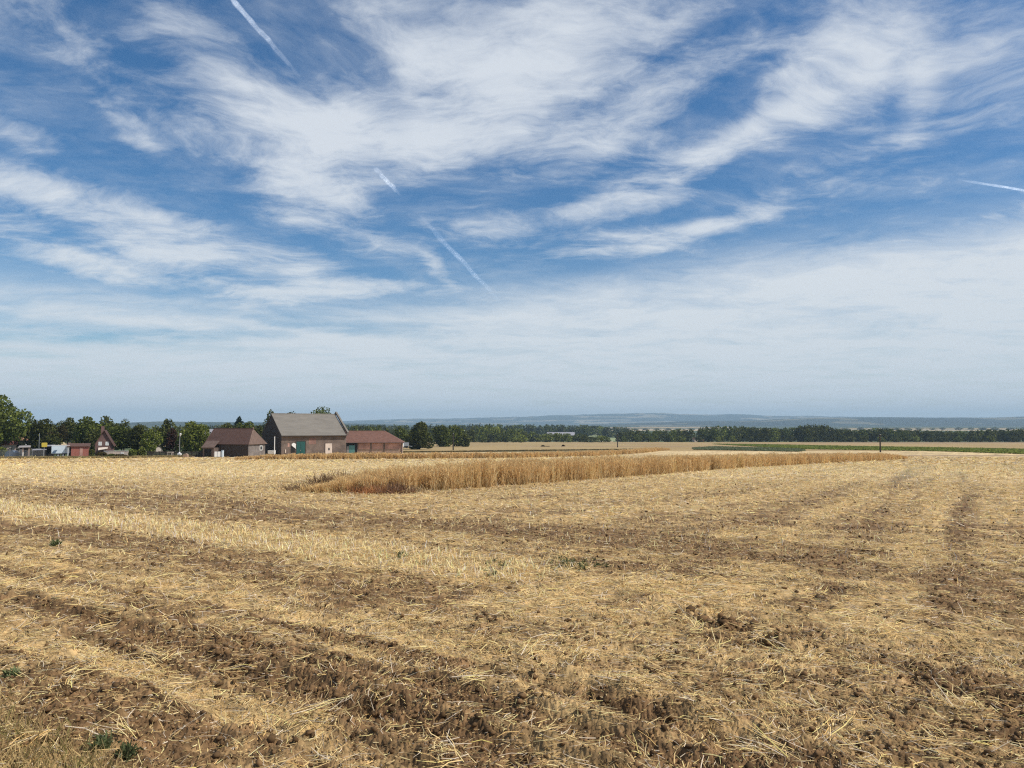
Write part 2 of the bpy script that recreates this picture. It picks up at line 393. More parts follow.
def make_ground():
    # rows: even steps as seen from the camera near by, geometric further out
    vpx = np.arange(460.0, 18.0, -0.62)          # photo rows below the horizon
    dn = 1.7 / (vpx / F)                          # flat-ground distance
    rows = np.concatenate([[0.01, 0.5, 1.0, 1.6, 2.2], dn[dn > 2.6]])
    last = rows[-1]
    rows = np.concatenate([rows, np.geomspace(last * 1.012, 13000.0, 330)])
    ang = np.concatenate([np.radians(np.linspace(-180, -52, 40, endpoint=False)), np.radians(np.linspace(-52, -38, 70, endpoint=False)),
                          np.radians(np.linspace(-38, 38, 1080, endpoint=False)), np.radians(np.linspace(38, 52, 70, endpoint=False)),
                          np.radians(np.linspace(52, 180, 40, endpoint=False))])
    R, A = np.meshgrid(rows, ang, indexing='ij')
    x = (R * np.sin(A)).ravel(); y = (R * np.cos(A)).ravel()
    c = np.zeros_like(x)
    rr = np.hypot(x, y)
    m = rr < 260
    c[m] = cover(x[m], y[m]); c[~m] = 0.82
    z = base_z(y)
    m2 = rr < 115
    z[m2] += relief(x[m2], y[m2], c[m2])
    col = SOIL + (STRAW - SOIL) * (0.78 * sstep(0.1, 1.0, c))[:, None]
    fine = fbm(x * 9, y * 9, 4, 41, 0.7) + 0.6 * fbm(x * 2.6, y * 3.4, 3, 44)
    mid = 1 - sstep(30, 120, rr)
    col = col * np.clip(1 + 0.80 * fine * mid, 0.25, 1.9)[:, None]
    # standing stubble of the middle distance
    stub = sstep(30, 70, rr)
    tex = 0.5 * fbm(x * 0.9, y * 0.35, 3, 42) + 0.5 * fbm(x * 2.4, y * 0.8, 2, 43)
    colm = STUB * np.clip(0.90 + 0.85 * (c - 0.8) + 0.42 * tex, 0.35, 1.4)[:, None]
    col = col * (1 - stub)[:, None] + colm * stub[:, None]
    # ---- land further out, laid out field by field (distance ahead and slope x/y)
    s = np.where(y > 1, x / np.maximum(y, 1), 9)
    px = s * F + CX
    tan = np.array([0.37, 0.255, 0.112]); tan2 = np.array([0.36, 0.255, 0.115]); pale = np.array([0.40, 0.31, 0.19])
    verge = np.array([0.155, 0.125, 0.055]); green = np.array([0.095, 0.12, 0.045]); brown = np.array([0.25, 0.165, 0.10]); pgreen = np.array([0.26, 0.28, 0.13])
    def put(mask, colr, soft=1.0):
        col[mask] = col[mask] * (1 - soft) + colr * soft
    wob = 4 * noise(x * 0.01, y * 0.0 + 3.1, 51)
    # grassy edge of the field in front of the village and farm
    ed = np.where(px < 215, 150.0 + (px - 0) * 0.04, 168.0) + 2 * noise(x * 0.12, y * 0.0 + 7, 50)
    put((y > ed) & (y < ed + 6) & (px < 212), verge)
    put((y > ed + 6) & (y < 330) & (px < 205) , green * 0.9)
    put((y > 172) & (y < 215) & (px > 205) & (px < 345), green * 0.8)
    yl = 232 + wob
    put((y > 190) & (y > yl - 12) & (y < yl) & (px > 330) & (px < 640), verge * 1.1)
    put((y > yl) & (y < 640) & (px > 215) & (px < 2000), tan2)
    put((y > yl) & (y < 640) & (px > 640), tan)
    put((y > 166) & (y < 178) & (px > 700), brown * 1.1, 0.8)
    put((y > 330 + wob) & (y < 348 + wob) & (px > 520) & (px < 720), brown * 1.25, 0.7)
    put((y > 470) & (y < 500) & (px > 560) , brown * 1.3, 0.5)
    put((y > 520) & (y < 580) & (px > 800), brown, 0.8)
    put((y > 580) & (y < 640) & (px > 660), verge * 1.8, 0.8)
    put((y > 640) & (y < 2200), green * 0.7)
    put((y > 700) & (y < 1000) & (px > 560) & (px < 640), pgreen)
    put((y > 640) & (y < 720) & (px > 600) & (px < 613), pale)
    put((y > 2300) & (y < 9000), green * 0.55)
    for (y0, y1, x0, x1, cc) in ((2300, 2900, 590, 770, pale), (3200, 3700, 610, 730, tan), (3900, 4300, 640, 700, pale), (2300, 2650, 828, 980, pale),
                                 (2900, 3300, 840, 1010, tan2), (2400, 2800, 985, 1080, pale), (1150, 1900, 560, 640, pgreen), (2100, 2400, 340, 480, pgreen),
                                 (2500, 2800, 60, 180, pgreen), (3000, 3300, -150, 60, tan2), (2500, 3000, 1080, 1300, tan)):
        w2 = 200 * noise(px * 0.02, y * 0 + y0, 52)
        put((y > y0 + w2) & (y < y1 + w2) & (px > x0) & (px < x1), cc)
    far = rr > 130
    col[far] *= (1 + 0.16 * fbm(x[far] * 0.02, y[far] * 0.006, 3, 53))[:, None]
    col = np.clip(col, 0.01, 0.9)
    nr, na = R.shape
    idx = np.arange(nr * na).reshape(nr, na)
    nxt = np.roll(idx, -1, axis=1)
    Q = np.stack([idx[:-1].ravel(), idx[1:].ravel(), nxt[1:].ravel(), nxt[:-1].ravel()], 1)[:, ::-1]
    me = np_mesh('field', np.stack([x, y, z], 1), Q=Q, mats=M['land'], colors=col, cname='land', smooth=True)
    o = link('field', me)
    return tag(o, 'harvested stubble field of brown soil and pale straw sloping to the valley', 'field', kind='structure')
make_ground()

# ------------------------------------------------------------------ straw lying and standing on the field
def sample_near(n, r0, r1, half=40.0):
    """points even over the ground between two distances, in the part of the field ahead"""
    r = np.sqrt(RNG.uniform(r0 * r0, r1 * r1, n)); a = np.radians(RNG.uniform(-half, half, n))
    return r * np.sin(a), r * np.cos(a)

def ribbons(x, y, z, az, tilt, L, w, bend, roll):
    """bent flat stalks: three cross sections each; returns vertices and quads"""
    n = len(x)
    d = np.stack([np.cos(az) * np.cos(tilt), np.sin(az) * np.cos(tilt), np.sin(tilt)], 1)
    side = np.stack([-np.sin(az), np.cos(az), np.zeros(n)], 1)
    up = np.cross(d, side)
    wv = side * np.cos(roll)[:, None] + up * np.sin(roll)[:, None]
    P0 = np.stack([x, y, z], 1)
    V = np.empty((n, 6, 3))
    for k, t in enumerate((0.0, 0.5, 1.0)):
        off = d * (L * t)[:, None] + side * (bend * L * (t - t * t) * 2)[:, None] + up * (-abs(bend) * L * t * t * 0.25)[:, None]
        ww = w * (1.0 if t < 1 else 0.6)
        V[:, 2 * k] = P0 + off - wv * (ww * 0.5)[:, None]
        V[:, 2 * k + 1] = P0 + off + wv * (ww * 0.5)[:, None]
    b = np.arange(n) * 6
    Q = np.concatenate([np.stack([b, b + 1, b + 3, b + 2], 1), np.stack([b + 2, b + 3, b + 5, b + 4], 1)])
    return V.reshape(-1, 3), Q

def straw_colours(n, lo=0.42, hi=1.4):
    base = np.array([0.76, 0.535, 0.24])
    k = RNG.uniform(lo, hi, n) ** 1.0
    warm = RNG.normal(0, 0.06, n)
    c = base[None] * k[:, None] * np.stack([1 + warm, 1 + 0 * warm, 1 - 1.6 * warm], 1)
    grey = RNG.random(n) < 0.18
    c[grey] = c[grey].mean(1, keepdims=True) * np.array([1.2, 1.0, 0.74])
    return np.clip(c, 0.03, 0.85)

def scatter_straw():
    Vs, Qs, Cs = [], [], []; off = 0
    # (count tried, from, to, length, width, lift)
    for n, r0, r1, L0, L1, w0, w1, lift in ((95000, 2.6, 8, 0.04, 0.18, 0.0025, 0.0050, 0.02), (150000, 2.6, 15, 0.012, 0.05, 0.003, 0.0065, 0.012), (140000, 8, 18, 0.06, 0.22, 0.004, 0.008, 0.025),
                                            (150000, 18, 45, 0.10, 0.34, 0.009, 0.018, 0.03), (90000, 45, 95, 0.2, 0.5, 0.02, 0.04, 0.03), (80000, 95, 185, 0.35, 0.9, 0.05, 0.10, 0.05)):
        x, y = sample_near(n, r0, r1)
        c = cover(x, y)
        clump = 0.55 + 0.9 * fbm(x * 2.6, y * 2.6, 3, 71)
        keep = RNG.random(n) < np.clip((c * 1.15 - 0.02) * clump, 0.62 if L1 < 0.06 else 0.16, 1)
        x, y, c = x[keep], y[keep], c[keep]; n = len(x)
        z = surf(x, y, c)
        flow = math.atan2(DIR_B[1], DIR_B[0]) + 2.2 * fbm(x * 0.55, y * 0.55, 2, 72)
        az = flow + RNG.normal(0, 0.75, n) + math.pi * (RNG.random(n) < 0.5)
        tilt = RNG.normal(0.03, 0.16, n)
        L = RNG.uniform(L0, L1, n) * (0.6 + 0.6 * RNG.random(n)); w = RNG.uniform(w0, w1, n)
        up = RNG.random(n) < 0.03
        tilt[up] = RNG.uniform(0.35, 1.3, up.sum()); L[up] *= 0.75
        zz = z + RNG.uniform(0.002, lift, n) - np.where(up, 0.01, 0) 
        V, Q = ribbons(x, y, zz, az, tilt, L, w, RNG.normal(0, 0.22, n), RNG.normal(0, 0.5, n))
        Vs.append(V); Qs.append(Q + off); off += len(V)
        Cs.append(np.repeat(straw_colours(n), 6, 0))
    # cut stubble standing in the pale uncultivated row and in the stubble beyond
    pl, w, a, k = BANDS[0]
    for n, r0, r1, hw in ((220000, 7, 45, 0.014), (150000, 30, 110, 0.028)):
        x, y = sample_near(n, r0, r1)
        if r0 == 7:
            d = line_dist(x, y, pl); keep = d < w * (0.75 + 0.6 * RNG.random(n))
            keep |= (RNG.random(n) < 0.06) & (np.hypot(x, y) > 13)
        else:
            keep = RNG.random(n) < sstep(30, 60, y) * 0.8
        x, y = x[keep], y[keep]; n = len(x)
        z = surf(x, y)
        V, Q = ribbons(x, y, z - 0.01, RNG.uniform(0, 6.28, n), RNG.uniform(0.8, 1.5, n), RNG.uniform(0.05, 0.15, n), RNG.uniform(0.5, 1.0, n) * hw, RNG.normal(0, 0.15, n), RNG.normal(0, 0.6, n))
        Vs.append(V); Qs.append(Q + off); off += len(V)
        Cs.append(np.clip(np.repeat(straw_colours(n, 0.95, 1.5), 6, 0) * np.array([1.0, 1.05, 1.22]), 0, 0.85))
    # larger tufts: bundles of stalks lying together near by
    tx, ty = sample_near(1500, 3.0, 16.0)
    tc = cover(tx, ty); kk = RNG.random(1500) < (0.2 + 0.8 * tc); tx, ty = tx[kk], ty[kk]
    for i in range(len(tx)):
        m = int(RNG.integers(8, 30)); a0 = RNG.uniform(0, 6.28); sz = RNG.uniform(0.10, 0.28)
        x = tx[i] + RNG.normal(0, 0.06, m); y = ty[i] + RNG.normal(0, 0.06, m)
        z = np.full(m, float(surf(np.array([tx[i]]), np.array([ty[i]]), np.array([tc[kk][i]]))[0])) + RNG.uniform(0.01, 0.05, m)
        V, Q = ribbons(x, y, z, a0 + RNG.normal(0, 0.28, m), RNG.normal(0.08, 0.18, m), sz * RNG.uniform(0.5, 1.1, m), RNG.uniform(0.0035, 0.006, m), RNG.normal(0, 0.3, m), RNG.normal(0, 0.5, m))
        Vs.append(V); Qs.append(Q + off); off += len(V); Cs.append(np.repeat(straw_colours(m, 0.8, 1.4), 6, 0))
    me = np_mesh('loose_straw', np.concatenate(Vs), Q=np.concatenate(Qs), mats=M['straw'], colors=np.concatenate(Cs))
    tag(link('loose_straw', me), 'loose pale straw and short stubble scattered over the brown soil', 'straw', kind='stuff')
scatter_straw()

def scatter_clods():
    import bmesh
    bm = bmesh.new(); bmesh.ops.create_icosphere(bm, subdivisions=1, radius=1.0)
    bv = np.array([v.co[:] for v in bm.verts]); bf = np.array([[v.index for v in f.verts] for f in bm.faces]); bm.free()
    Vs, Ts, Cs = [], [], []; off = 0
    def add(x, y, r):
        nonlocal off
        n = len(x); c = cover(x, y); z = surf(x, y, c)
        jit = RNG.uniform(0.45, 1.45, (n, len(bv), 1)); sc = RNG.uniform(0.7, 1.3, (n, 1, 3)) * np.array([1, 1, 0.75])
        a = RNG.uniform(0, 6.28, n); ca, sa = np.cos(a)[:, None], np.sin(a)[:, None]
        P = bv[None] * jit * sc * r[:, None, None]
        Q = P.copy(); Q[..., 0] = P[..., 0] * ca - P[..., 1] * sa; Q[..., 1] = P[..., 0] * sa + P[..., 1] * ca
        Q += np.stack([x, y, z + r * 0.25], 1)[:, None]
        Vs.append(Q.reshape(-1, 3)); Ts.append((bf[None] + (np.arange(n) * len(bv))[:, None, None]).reshape(-1, 3) + off); off += n * len(bv)
        Cs.append(np.repeat(SOIL[None] * RNG.uniform(0.45, 1.2, (n, 1)), len(bv), 0))
    for n, r0, r1, s0, s1 in ((26000, 2.6, 8, 0.005, 0.028), (24000, 8, 20, 0.008, 0.032), (14000, 20, 45, 0.014, 0.045)):
        x, y = sample_near(n, r0, r1); k = RNG.random(n) < np.clip(1.05 - c_, 0.04, 1) if (c_ := cover(x, y)) is not None else None
        x, y = x[k], y[k]
        add(x, y, s0 + (s1 - s0) * RNG.random(len(x)) ** 5)
    pit = BANDS[20][0]
    t = RNG.random(80); i = (t * 2).astype(int).clip(0, 1); f = t * 2 - i
    p = pit[i] * (1 - f)[:, None] + pit[i + 1] * f[:, None] + RNG.normal(0, 0.16, (80, 2))
    add(p[:, 0], p[:, 1], RNG.uniform(0.012, 0.045, 80))
    me = np_mesh('soil_clods', np.concatenate(Vs), T=np.concatenate(Ts), mats=M['soil'], colors=np.concatenate(Cs), smooth=False)
    tag(link('soil_clods', me), 'dark crumbly clods of turned soil lying between the straw', 'soil', kind='stuff')
scatter_clods()

# ------------------------------------------------------------------ strips of tall dry grass
def grass_strip(name, label, pl, depth, hfun, per_m, wid, seedhead=True, cbase=(0.71, 0.492, 0.242)):
    seg = np.linalg.norm(np.diff(pl, axis=0), axis=1); cum = np.concatenate([[0], np.cumsum(seg)])
    Vs, Qs, Cs = [], [], []; off = 0
    tot = cum[-1]
    n = int(tot * per_m)
    s = RNG.uniform(0, tot, n)
    # more stalks where the strip is close
    px = np.interp(s, cum, pl[:, 0]); py = np.interp(s, cum, pl[:, 1])
    dist = np.hypot(px, py); dmin = dist.min()
    keep = RNG.random(n) < np.clip((dmin / dist) ** 0.8, 0.2, 1); s = s[keep]; px = px[keep]; py = py[keep]; dist = dist[keep]; n = len(s)
    i = np.clip(np.searchsorted(cum, s) - 1, 0, len(seg) - 1)
    tang = np.diff(pl, axis=0)[i] / seg[i][:, None]
    nor = np.stack([-tang[:, 1], tang[:, 0]], 1)     # away from the camera
    edge = 0.65 * fbm(s * 0.7, s * 0 + 2.0, 3, 81) + 0.25 * noise(s * 2.6, s * 0 + 5, 82)
    q = RNG.random(n) ** 1.25 * depth + edge
    x = px + nor[:, 0] * q; y = py + nor[:, 1] * q
    h = hfun(s, tot) * (1 + 0.30 * fbm(s * 0.45, q * 0.6, 3, 83) + 0.22 * noise(s * 1.6, q * 1.1, 84)) * RNG.uniform(0.5, 1.1, n)
    thin = RNG.random(n) < np.clip(0.72 + 0.9 * fbm(s * 0.9, q * 0.9, 3, 85), 0.25, 1)
    x, y, h, s, dist = x[thin], y[thin], h[thin], s[thin], dist[thin]; n = len(x)
    z = surf(x, y)
    w = wid * (dist / dmin) ** 0.6 * RNG.uniform(0.5, 1.2, n)
    az = RNG.uniform(0, 6.28, n); lean = np.abs(RNG.normal(0, 0.13, n)); flop = RNG.random(n) < 0.10; lean[flop] = RNG.uniform(0.4, 1.0, flop.sum()); h[flop] *= 0.8
    V, Q = ribbons(x, y, z - 0.02, az, math.pi / 2 - lean, h, w, RNG.normal(0.0, 0.12, n), RNG.uniform(0, 3.14, n))
    base = np.array(cbase)
    
    pn = 0.5 + 0.9 * fbm(s * 0.35, s * 0 + 1.7, 3, 86)
    k = (RNG.uniform(0.6, 1.35, n) * (0.7 + 0.55 * pn))[:, None]
    c0 = base * k * np.array([0.90, 0.90, 0.86]); c1 = base * k * np.array([1.12, 1.14, 1.18])  # darker foot, paler tip: shade low in the strip put into blade colour
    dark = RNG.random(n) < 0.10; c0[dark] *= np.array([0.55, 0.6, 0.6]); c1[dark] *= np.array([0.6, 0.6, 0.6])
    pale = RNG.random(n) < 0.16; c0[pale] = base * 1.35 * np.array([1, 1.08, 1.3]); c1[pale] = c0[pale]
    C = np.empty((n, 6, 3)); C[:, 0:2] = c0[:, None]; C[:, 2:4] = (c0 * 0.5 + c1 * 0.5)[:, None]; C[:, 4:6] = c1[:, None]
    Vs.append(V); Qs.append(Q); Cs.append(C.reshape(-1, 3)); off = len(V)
    if seedhead:
        tip = V.reshape(n, 6, 3)[:, 4:6].mean(1)
        for r in range(3):
            kk = RNG.random(n) < 0.8; m = kk.sum()
            p = tip[kk]
            V2, Q2 = ribbons(p[:, 0], p[:, 1], p[:, 2] - RNG.uniform(0.02, 0.22, m), RNG.uniform(0, 6.28, m), RNG.uniform(0.5, 1.45, m), RNG.uniform(0.08, 0.2, m), w[kk] * RNG.uniform(0.7, 1.3, m), RNG.normal(0, 0.3, m), RNG.uniform(0, 3.14, m))
            cc = base * RNG.uniform(0.7, 1.35, (m, 1)) * np.array([1.04, 1.0, 0.92])
            Vs.append(V2); Qs.append(Q2 + off); off += len(V2); Cs.append(np.repeat(cc, 6, 0))
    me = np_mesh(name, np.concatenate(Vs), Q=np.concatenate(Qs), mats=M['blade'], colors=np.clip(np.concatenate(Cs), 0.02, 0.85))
    return tag(link(name, me), label, 'tall grass', kind='stuff')

def h1(s, tot):
    return np.interp(s / tot, [0, 0.012, 0.03, 0.07, 0.3, 0.6, 0.9, 1.0], [0.25, 0.45, 0.75, 1.0, 1.02, 1.02, 0.92, 0.45])
grass_strip('tall_grass', 'long strip of tall golden brown dry grass crossing the middle of the field', STRIP, 3.2, h1, 2600, 0.014)
STRIP2 = line_px([(234, 459.6), (290, 459.4), (345, 459.2), (440, 458.7), (520, 457.8), (590, 456.2), (640, 453.2), (670, 449.8)])
def h2(s, tot):
    return np.interp(s / tot, [0, 0.03, 0.1, 0.7, 0.9, 1.0], [0.35, 0.75, 0.95, 0.95, 0.85, 0.4])
grass_strip('tall_grass', 'narrow far strip of tall dry grass in front of the farm buildings', STRIP2, 3.0, h2, 700, 0.045)

def hv(s, tot): return 0.42 + 0 * s
grass_strip('verge_grass', 'olive rough grass along the field edge in front of the village', line_px([(-60, 458.9), (60, 458.6), (130, 458.2), (180, 457.2), (214, 456.4)]), 3.0, hv, 700, 0.05, False, (0.33, 0.25, 0.105))
def hv2(s, tot): return 0.40 + 0 * s
grass_strip('verge_grass', 'dark olive verge line between the two stubble fields beyond the far strip', line_px([(345, 453.2), (440, 452.4), (540, 451.0), (640, 449.8)]), 2.5, hv2, 500, 0.06, False, (0.19, 0.145, 0.06))
# low brown weeds and fallen stalks at the near end of the strip
def weeds_end():
    Vs, Qs, Cs = [], [], []; off = 0
    for (u, v, rad, h, n, c) in ((322, 489, 0.5, 0.75, 260, (0.17, 0.095, 0.05)), (342, 489, 0.7, 0.85, 420, (0.24, 0.13, 0.065)), (300, 490.5, 0.9, 0.4, 260, (0.26, 0.17, 0.09)),
                                 (368, 493, 0.9, 0.4, 420, (0.42, 0.20, 0.085)), (395, 493.5, 0.7, 0.45, 300, (0.25, 0.14, 0.08)), (352, 491, 0.8, 0.45, 300, (0.36, 0.19, 0.08)), (415, 493, 0.6, 0.3, 200, (0.5, 0.37, 0.2))):
        g = ground_at(u, v)
        x = g[0] + RNG.normal(0, rad * 0.55, n); y = g[1] + RNG.normal(0, rad * 0.4, n) + 0.2
        z = surf(x, y)
        V, Q = ribbons(x, y, z - 0.02, RNG.uniform(0, 6.28, n), RNG.uniform(0.35, 1.5, n), h * RNG.uniform(0.4, 1.1, n), RNG.uniform(0.012, 0.03, n), RNG.normal(0, 0.25, n), RNG.uniform(0, 3.1, n))
        Vs.append(V); Qs.append(Q + off); off += len(V)
        Cs.append(np.repeat(np.array(c)[None] * RNG.uniform(0.6, 1.4, (n, 1)), 6, 0))
    me = np_mesh('dead_weeds', np.concatenate(Vs), Q=np.concatenate(Qs), mats=M['blade'], colors=np.concatenate(Cs))
    tag(link('dead_weeds', me), 'low rusty brown dead weeds at the near end of the grass strip', 'weeds', kind='stuff')
weeds_end()

# grass in the bottom left corner
def corner_grass():
    n = 5200
    u = RNG.random(n) ** 1.3 * 260 - 60; v = 790 - RNG.random(n) ** 1.4 * 120 * (1 - np.clip(u, 0, 190) / 205)
    t = 1.7 / (np.tan(np.arctan((v - CY) / F) - PITCH)) ; y = t; x = (u - CX) / F * t * 1.02
    x += RNG.normal(0, 0.05, n); y += RNG.normal(0, 0.06, n)
    z = surf(x, y)
    V, Q = ribbons(x, y, z - 0.01, RNG.uniform(0, 6.28, n), RNG.uniform(0.6, 1.5, n), RNG.uniform(0.03, 0.15, n), RNG.uniform(0.003, 0.006, n), RNG.normal(0, 0.3, n), RNG.uniform(0, 3.1, n))
    g = RNG.random(n)[:, None]
    c = np.where(g < 0.26, np.array([[0.20, 0.18, 0.055]]), np.array([[0.50, 0.36, 0.16]])) * RNG.uniform(0.6, 1.3, (n, 1))
    me = np_mesh('verge_grass', V, Q=Q, mats=M['blade'], colors=np.repeat(c, 6, 0))
    tag(link('verge_grass', me), 'yellow green grass tufts along the near corner of the field', 'grass', kind='stuff')
corner_grass()

# small green weeds standing in the stubble, each a plant
def weed_plant(u, v, size, label, seed):
    g = ground_at(u, v); rg = np.random.default_rng(seed)
    z0 = float(surf(np.array([g[0]]), np.array([g[1]]))[0])
    n = int(70 + 60 * rg.random())
    az = rg.uniform(0, 6.28, n); tl = rg.uniform(0.1, 1.4, n)
    V, Q = ribbons(rg.normal(0, size * 0.22, n), rg.normal(0, size * 0.22, n), rg.uniform(0, size * 0.45, n), az, tl, size * rg.uniform(0.25, 0.7, n), size * rg.uniform(0.06, 0.16, n), rg.normal(0, 0.3, n), rg.normal(0, 0.6, n))
    o = link('weed', np_mesh('weed', V, Q=Q, mats=M['weed'])); o.location = (g[0], g[1], z0)
    tag(o, label, 'weed', 'green weeds in the stubble')
weed_plant(103, 752, 0.10, 'dark green leafy weed at the edge of the corner grass', 1)
weed_plant(12, 676, 0.09, 'small green weed on bare soil above the corner grass', 2)
weed_plant(55, 546, 0.17, 'thin upright green weed below the pale stubble row', 3)
weed_plant(128, 755, 0.10, 'low light green weed beside the dark corner weed', 4)
def weed_patch():
    Vs, Qs = [], []; off = 0
    for (u0, v0, su, sv, n) in ((575, 566, 34, 3.5, 34), (497, 569, 12, 3, 12), (402, 557, 6, 2, 8)):
        for k in range(n):
            g = ground_at(u0 + RNG.normal(0, su * 0.5), v0 + RNG.normal(0, sv)); m = 14
            z0 = float(surf(np.array([g[0]]), np.array([g[1]]))[0])
            V, Q = ribbons(np.full(m, g[0]), np.full(m, g[1]), np.full(m, z0), RNG.uniform(0, 6.28, m), RNG.uniform(0.2, 1.3, m), RNG.uniform(0.04, 0.10, m), RNG.uniform(0.006, 0.015, m), RNG.normal(0, 0.3, m), RNG.normal(0, 0.6, m))
            Vs.append(V); Qs.append(Q + off); off += len(V)
    tag(link('weed_regrowth', np_mesh('weed_regrowth', np.concatenate(Vs), Q=np.concatenate(Qs), mats=M['weed'])), 'thin green regrowth of weeds at the end of the pale stubble row', 'weeds', kind='stuff')
weed_patch()

# ------------------------------------------------------------------ trees
def crown_geo(seed, n, rx, ry, h, leaf, shape='round', lobes=14):
    rg = np.random.default_rng(seed)
    if shape == 'cone':
        t = rg.random(n) ** 0.75
        zc = h * (1 - t); rad = (0.06 + 0.94 * t) * (0.75 + 0.25 * np.sin(zc / h * 38 + rg.normal(0, .4, n))) * rg.uniform(0.55, 1.05, n)
        a = rg.uniform(0, 6.28, n)
        P = np.stack([rx * rad * np.cos(a), ry * rad * np.sin(a), zc], 1)
    else:
        k = lobes
        u = rg.normal(0, 1, (k, 3)); u /= np.linalg.norm(u, axis=1, keepdims=True)
        rad = rg.uniform(0.35, 0.72, (k, 1))
        cen = u * rad
        cen[0] = (0, 0, 0); cen[1] = (0.05, 0, 0.45)
        lr = rg.uniform(0.26, 0.46, k); lr[0] = 0.62
        i = rg.choice(k, n, p=lr ** 2 / (lr ** 2).sum())
        v = rg.normal(0, 1, (n, 3)); v /= np.linalg.norm(v, axis=1, keepdims=True)
        P = cen[i] + v * (lr[i] * rg.uniform(0.55, 1.05, n) ** 0.6)[:, None]
        P[:, 2] = np.where(P[:, 2] < -0.55, -0.55 + (P[:, 2] + 0.55) * 0.5, P[:, 2])
        P[:, :2] /= np.quantile(np.abs(P[:, :2]), 0.975, axis=0)
        zlo, zhi = np.quantile(P[:, 2], 0.004), np.quantile(P[:, 2], 0.996)
        zz = (P[:, 2] - zlo) / (zhi - zlo)
        if shape == 'tall':
            wv = 0.55 + 0.5 * np.sin(np.clip(zz, 0, 1) * 2.6 + 0.3)
        else:
            wv = 1.0
        P = np.stack([P[:, 0] * rx * wv, P[:, 1] * ry * wv, zz * h], 1)
    a = rg.normal(0, 1, (n, 3)); a /= np.linalg.norm(a, axis=1, keepdims=True)
    b = np.cross(a, rg.normal(0, 1, (n, 3))); b /= np.linalg.norm(b, axis=1, keepdims=True)
    s = leaf * rg.uniform(0.55, 1.25, n)
    A = a * s[:, None] * 0.5; B = b * s[:, None] * 0.36
    V = np.stack([P - A, P + B, P + A, P - B], 1).reshape(-1, 3)
    Q = np.arange(n * 4).reshape(n, 4)
    return V, Q

def trunk_mb(h, r, top=0.5, limbs=5, seed=0, spread=1.0):
    rg = random.Random(seed); mb = MB()
    mb.tube((0, 0, -0.3), (0.02 * h, 0, h), r, r * top, 8)
    for k in range(limbs):
        a = k * 2 * math.pi / limbs + rg.uniform(-.4, .4); z0 = h * rg.uniform(0.6, 0.98)
        mb.tube((0.02 * h * z0 / h, 0, z0), (math.cos(a) * spread, math.sin(a) * spread, z0 + spread * rg.uniform(0.8, 1.5)), r * 0.45, r * 0.12, 6)
    return mb

def tree(name, u, v_top, hw, Y, leafmat, label, cat='tree', shape='round', v_bot=None, n=2600, leaf=None, seed=0, group=None, trunk_part=0.22, z0=None):
    X = X_at(u, Y); zg = float(base_z(Y)) if z0 is None else z0
    top = EYE + (HOR - v_top) / F * Y
    H = top - zg; w = hw / F * Y
    t = empty(name, (X, Y, zg), random.uniform(0, 6.28))
    tag(t, label, cat, group)
    tb = H * trunk_part if v_bot is None else max(0.1, EYE + (HOR - v_bot) / F * Y - zg)
    V, Q = crown_geo(seed or int(u * 7 + v_top), n, w, w * random.uniform(0.85, 1.1), H - tb, leaf or max(0.32, 0.0021 * Y + w * 0.05), shape)
    V[:, 2] += tb
    c = link('crown', np_mesh('crown', V, Q=Q, mats=M[leafmat]), t)
    trunk_mb(tb + (H - tb) * 0.35, max(0.10, H * 0.028), limbs=6 if shape != 'cone' else 3, spread=w * 0.5, seed=int(u)).build('trunk', M['bark'], t)
    return t

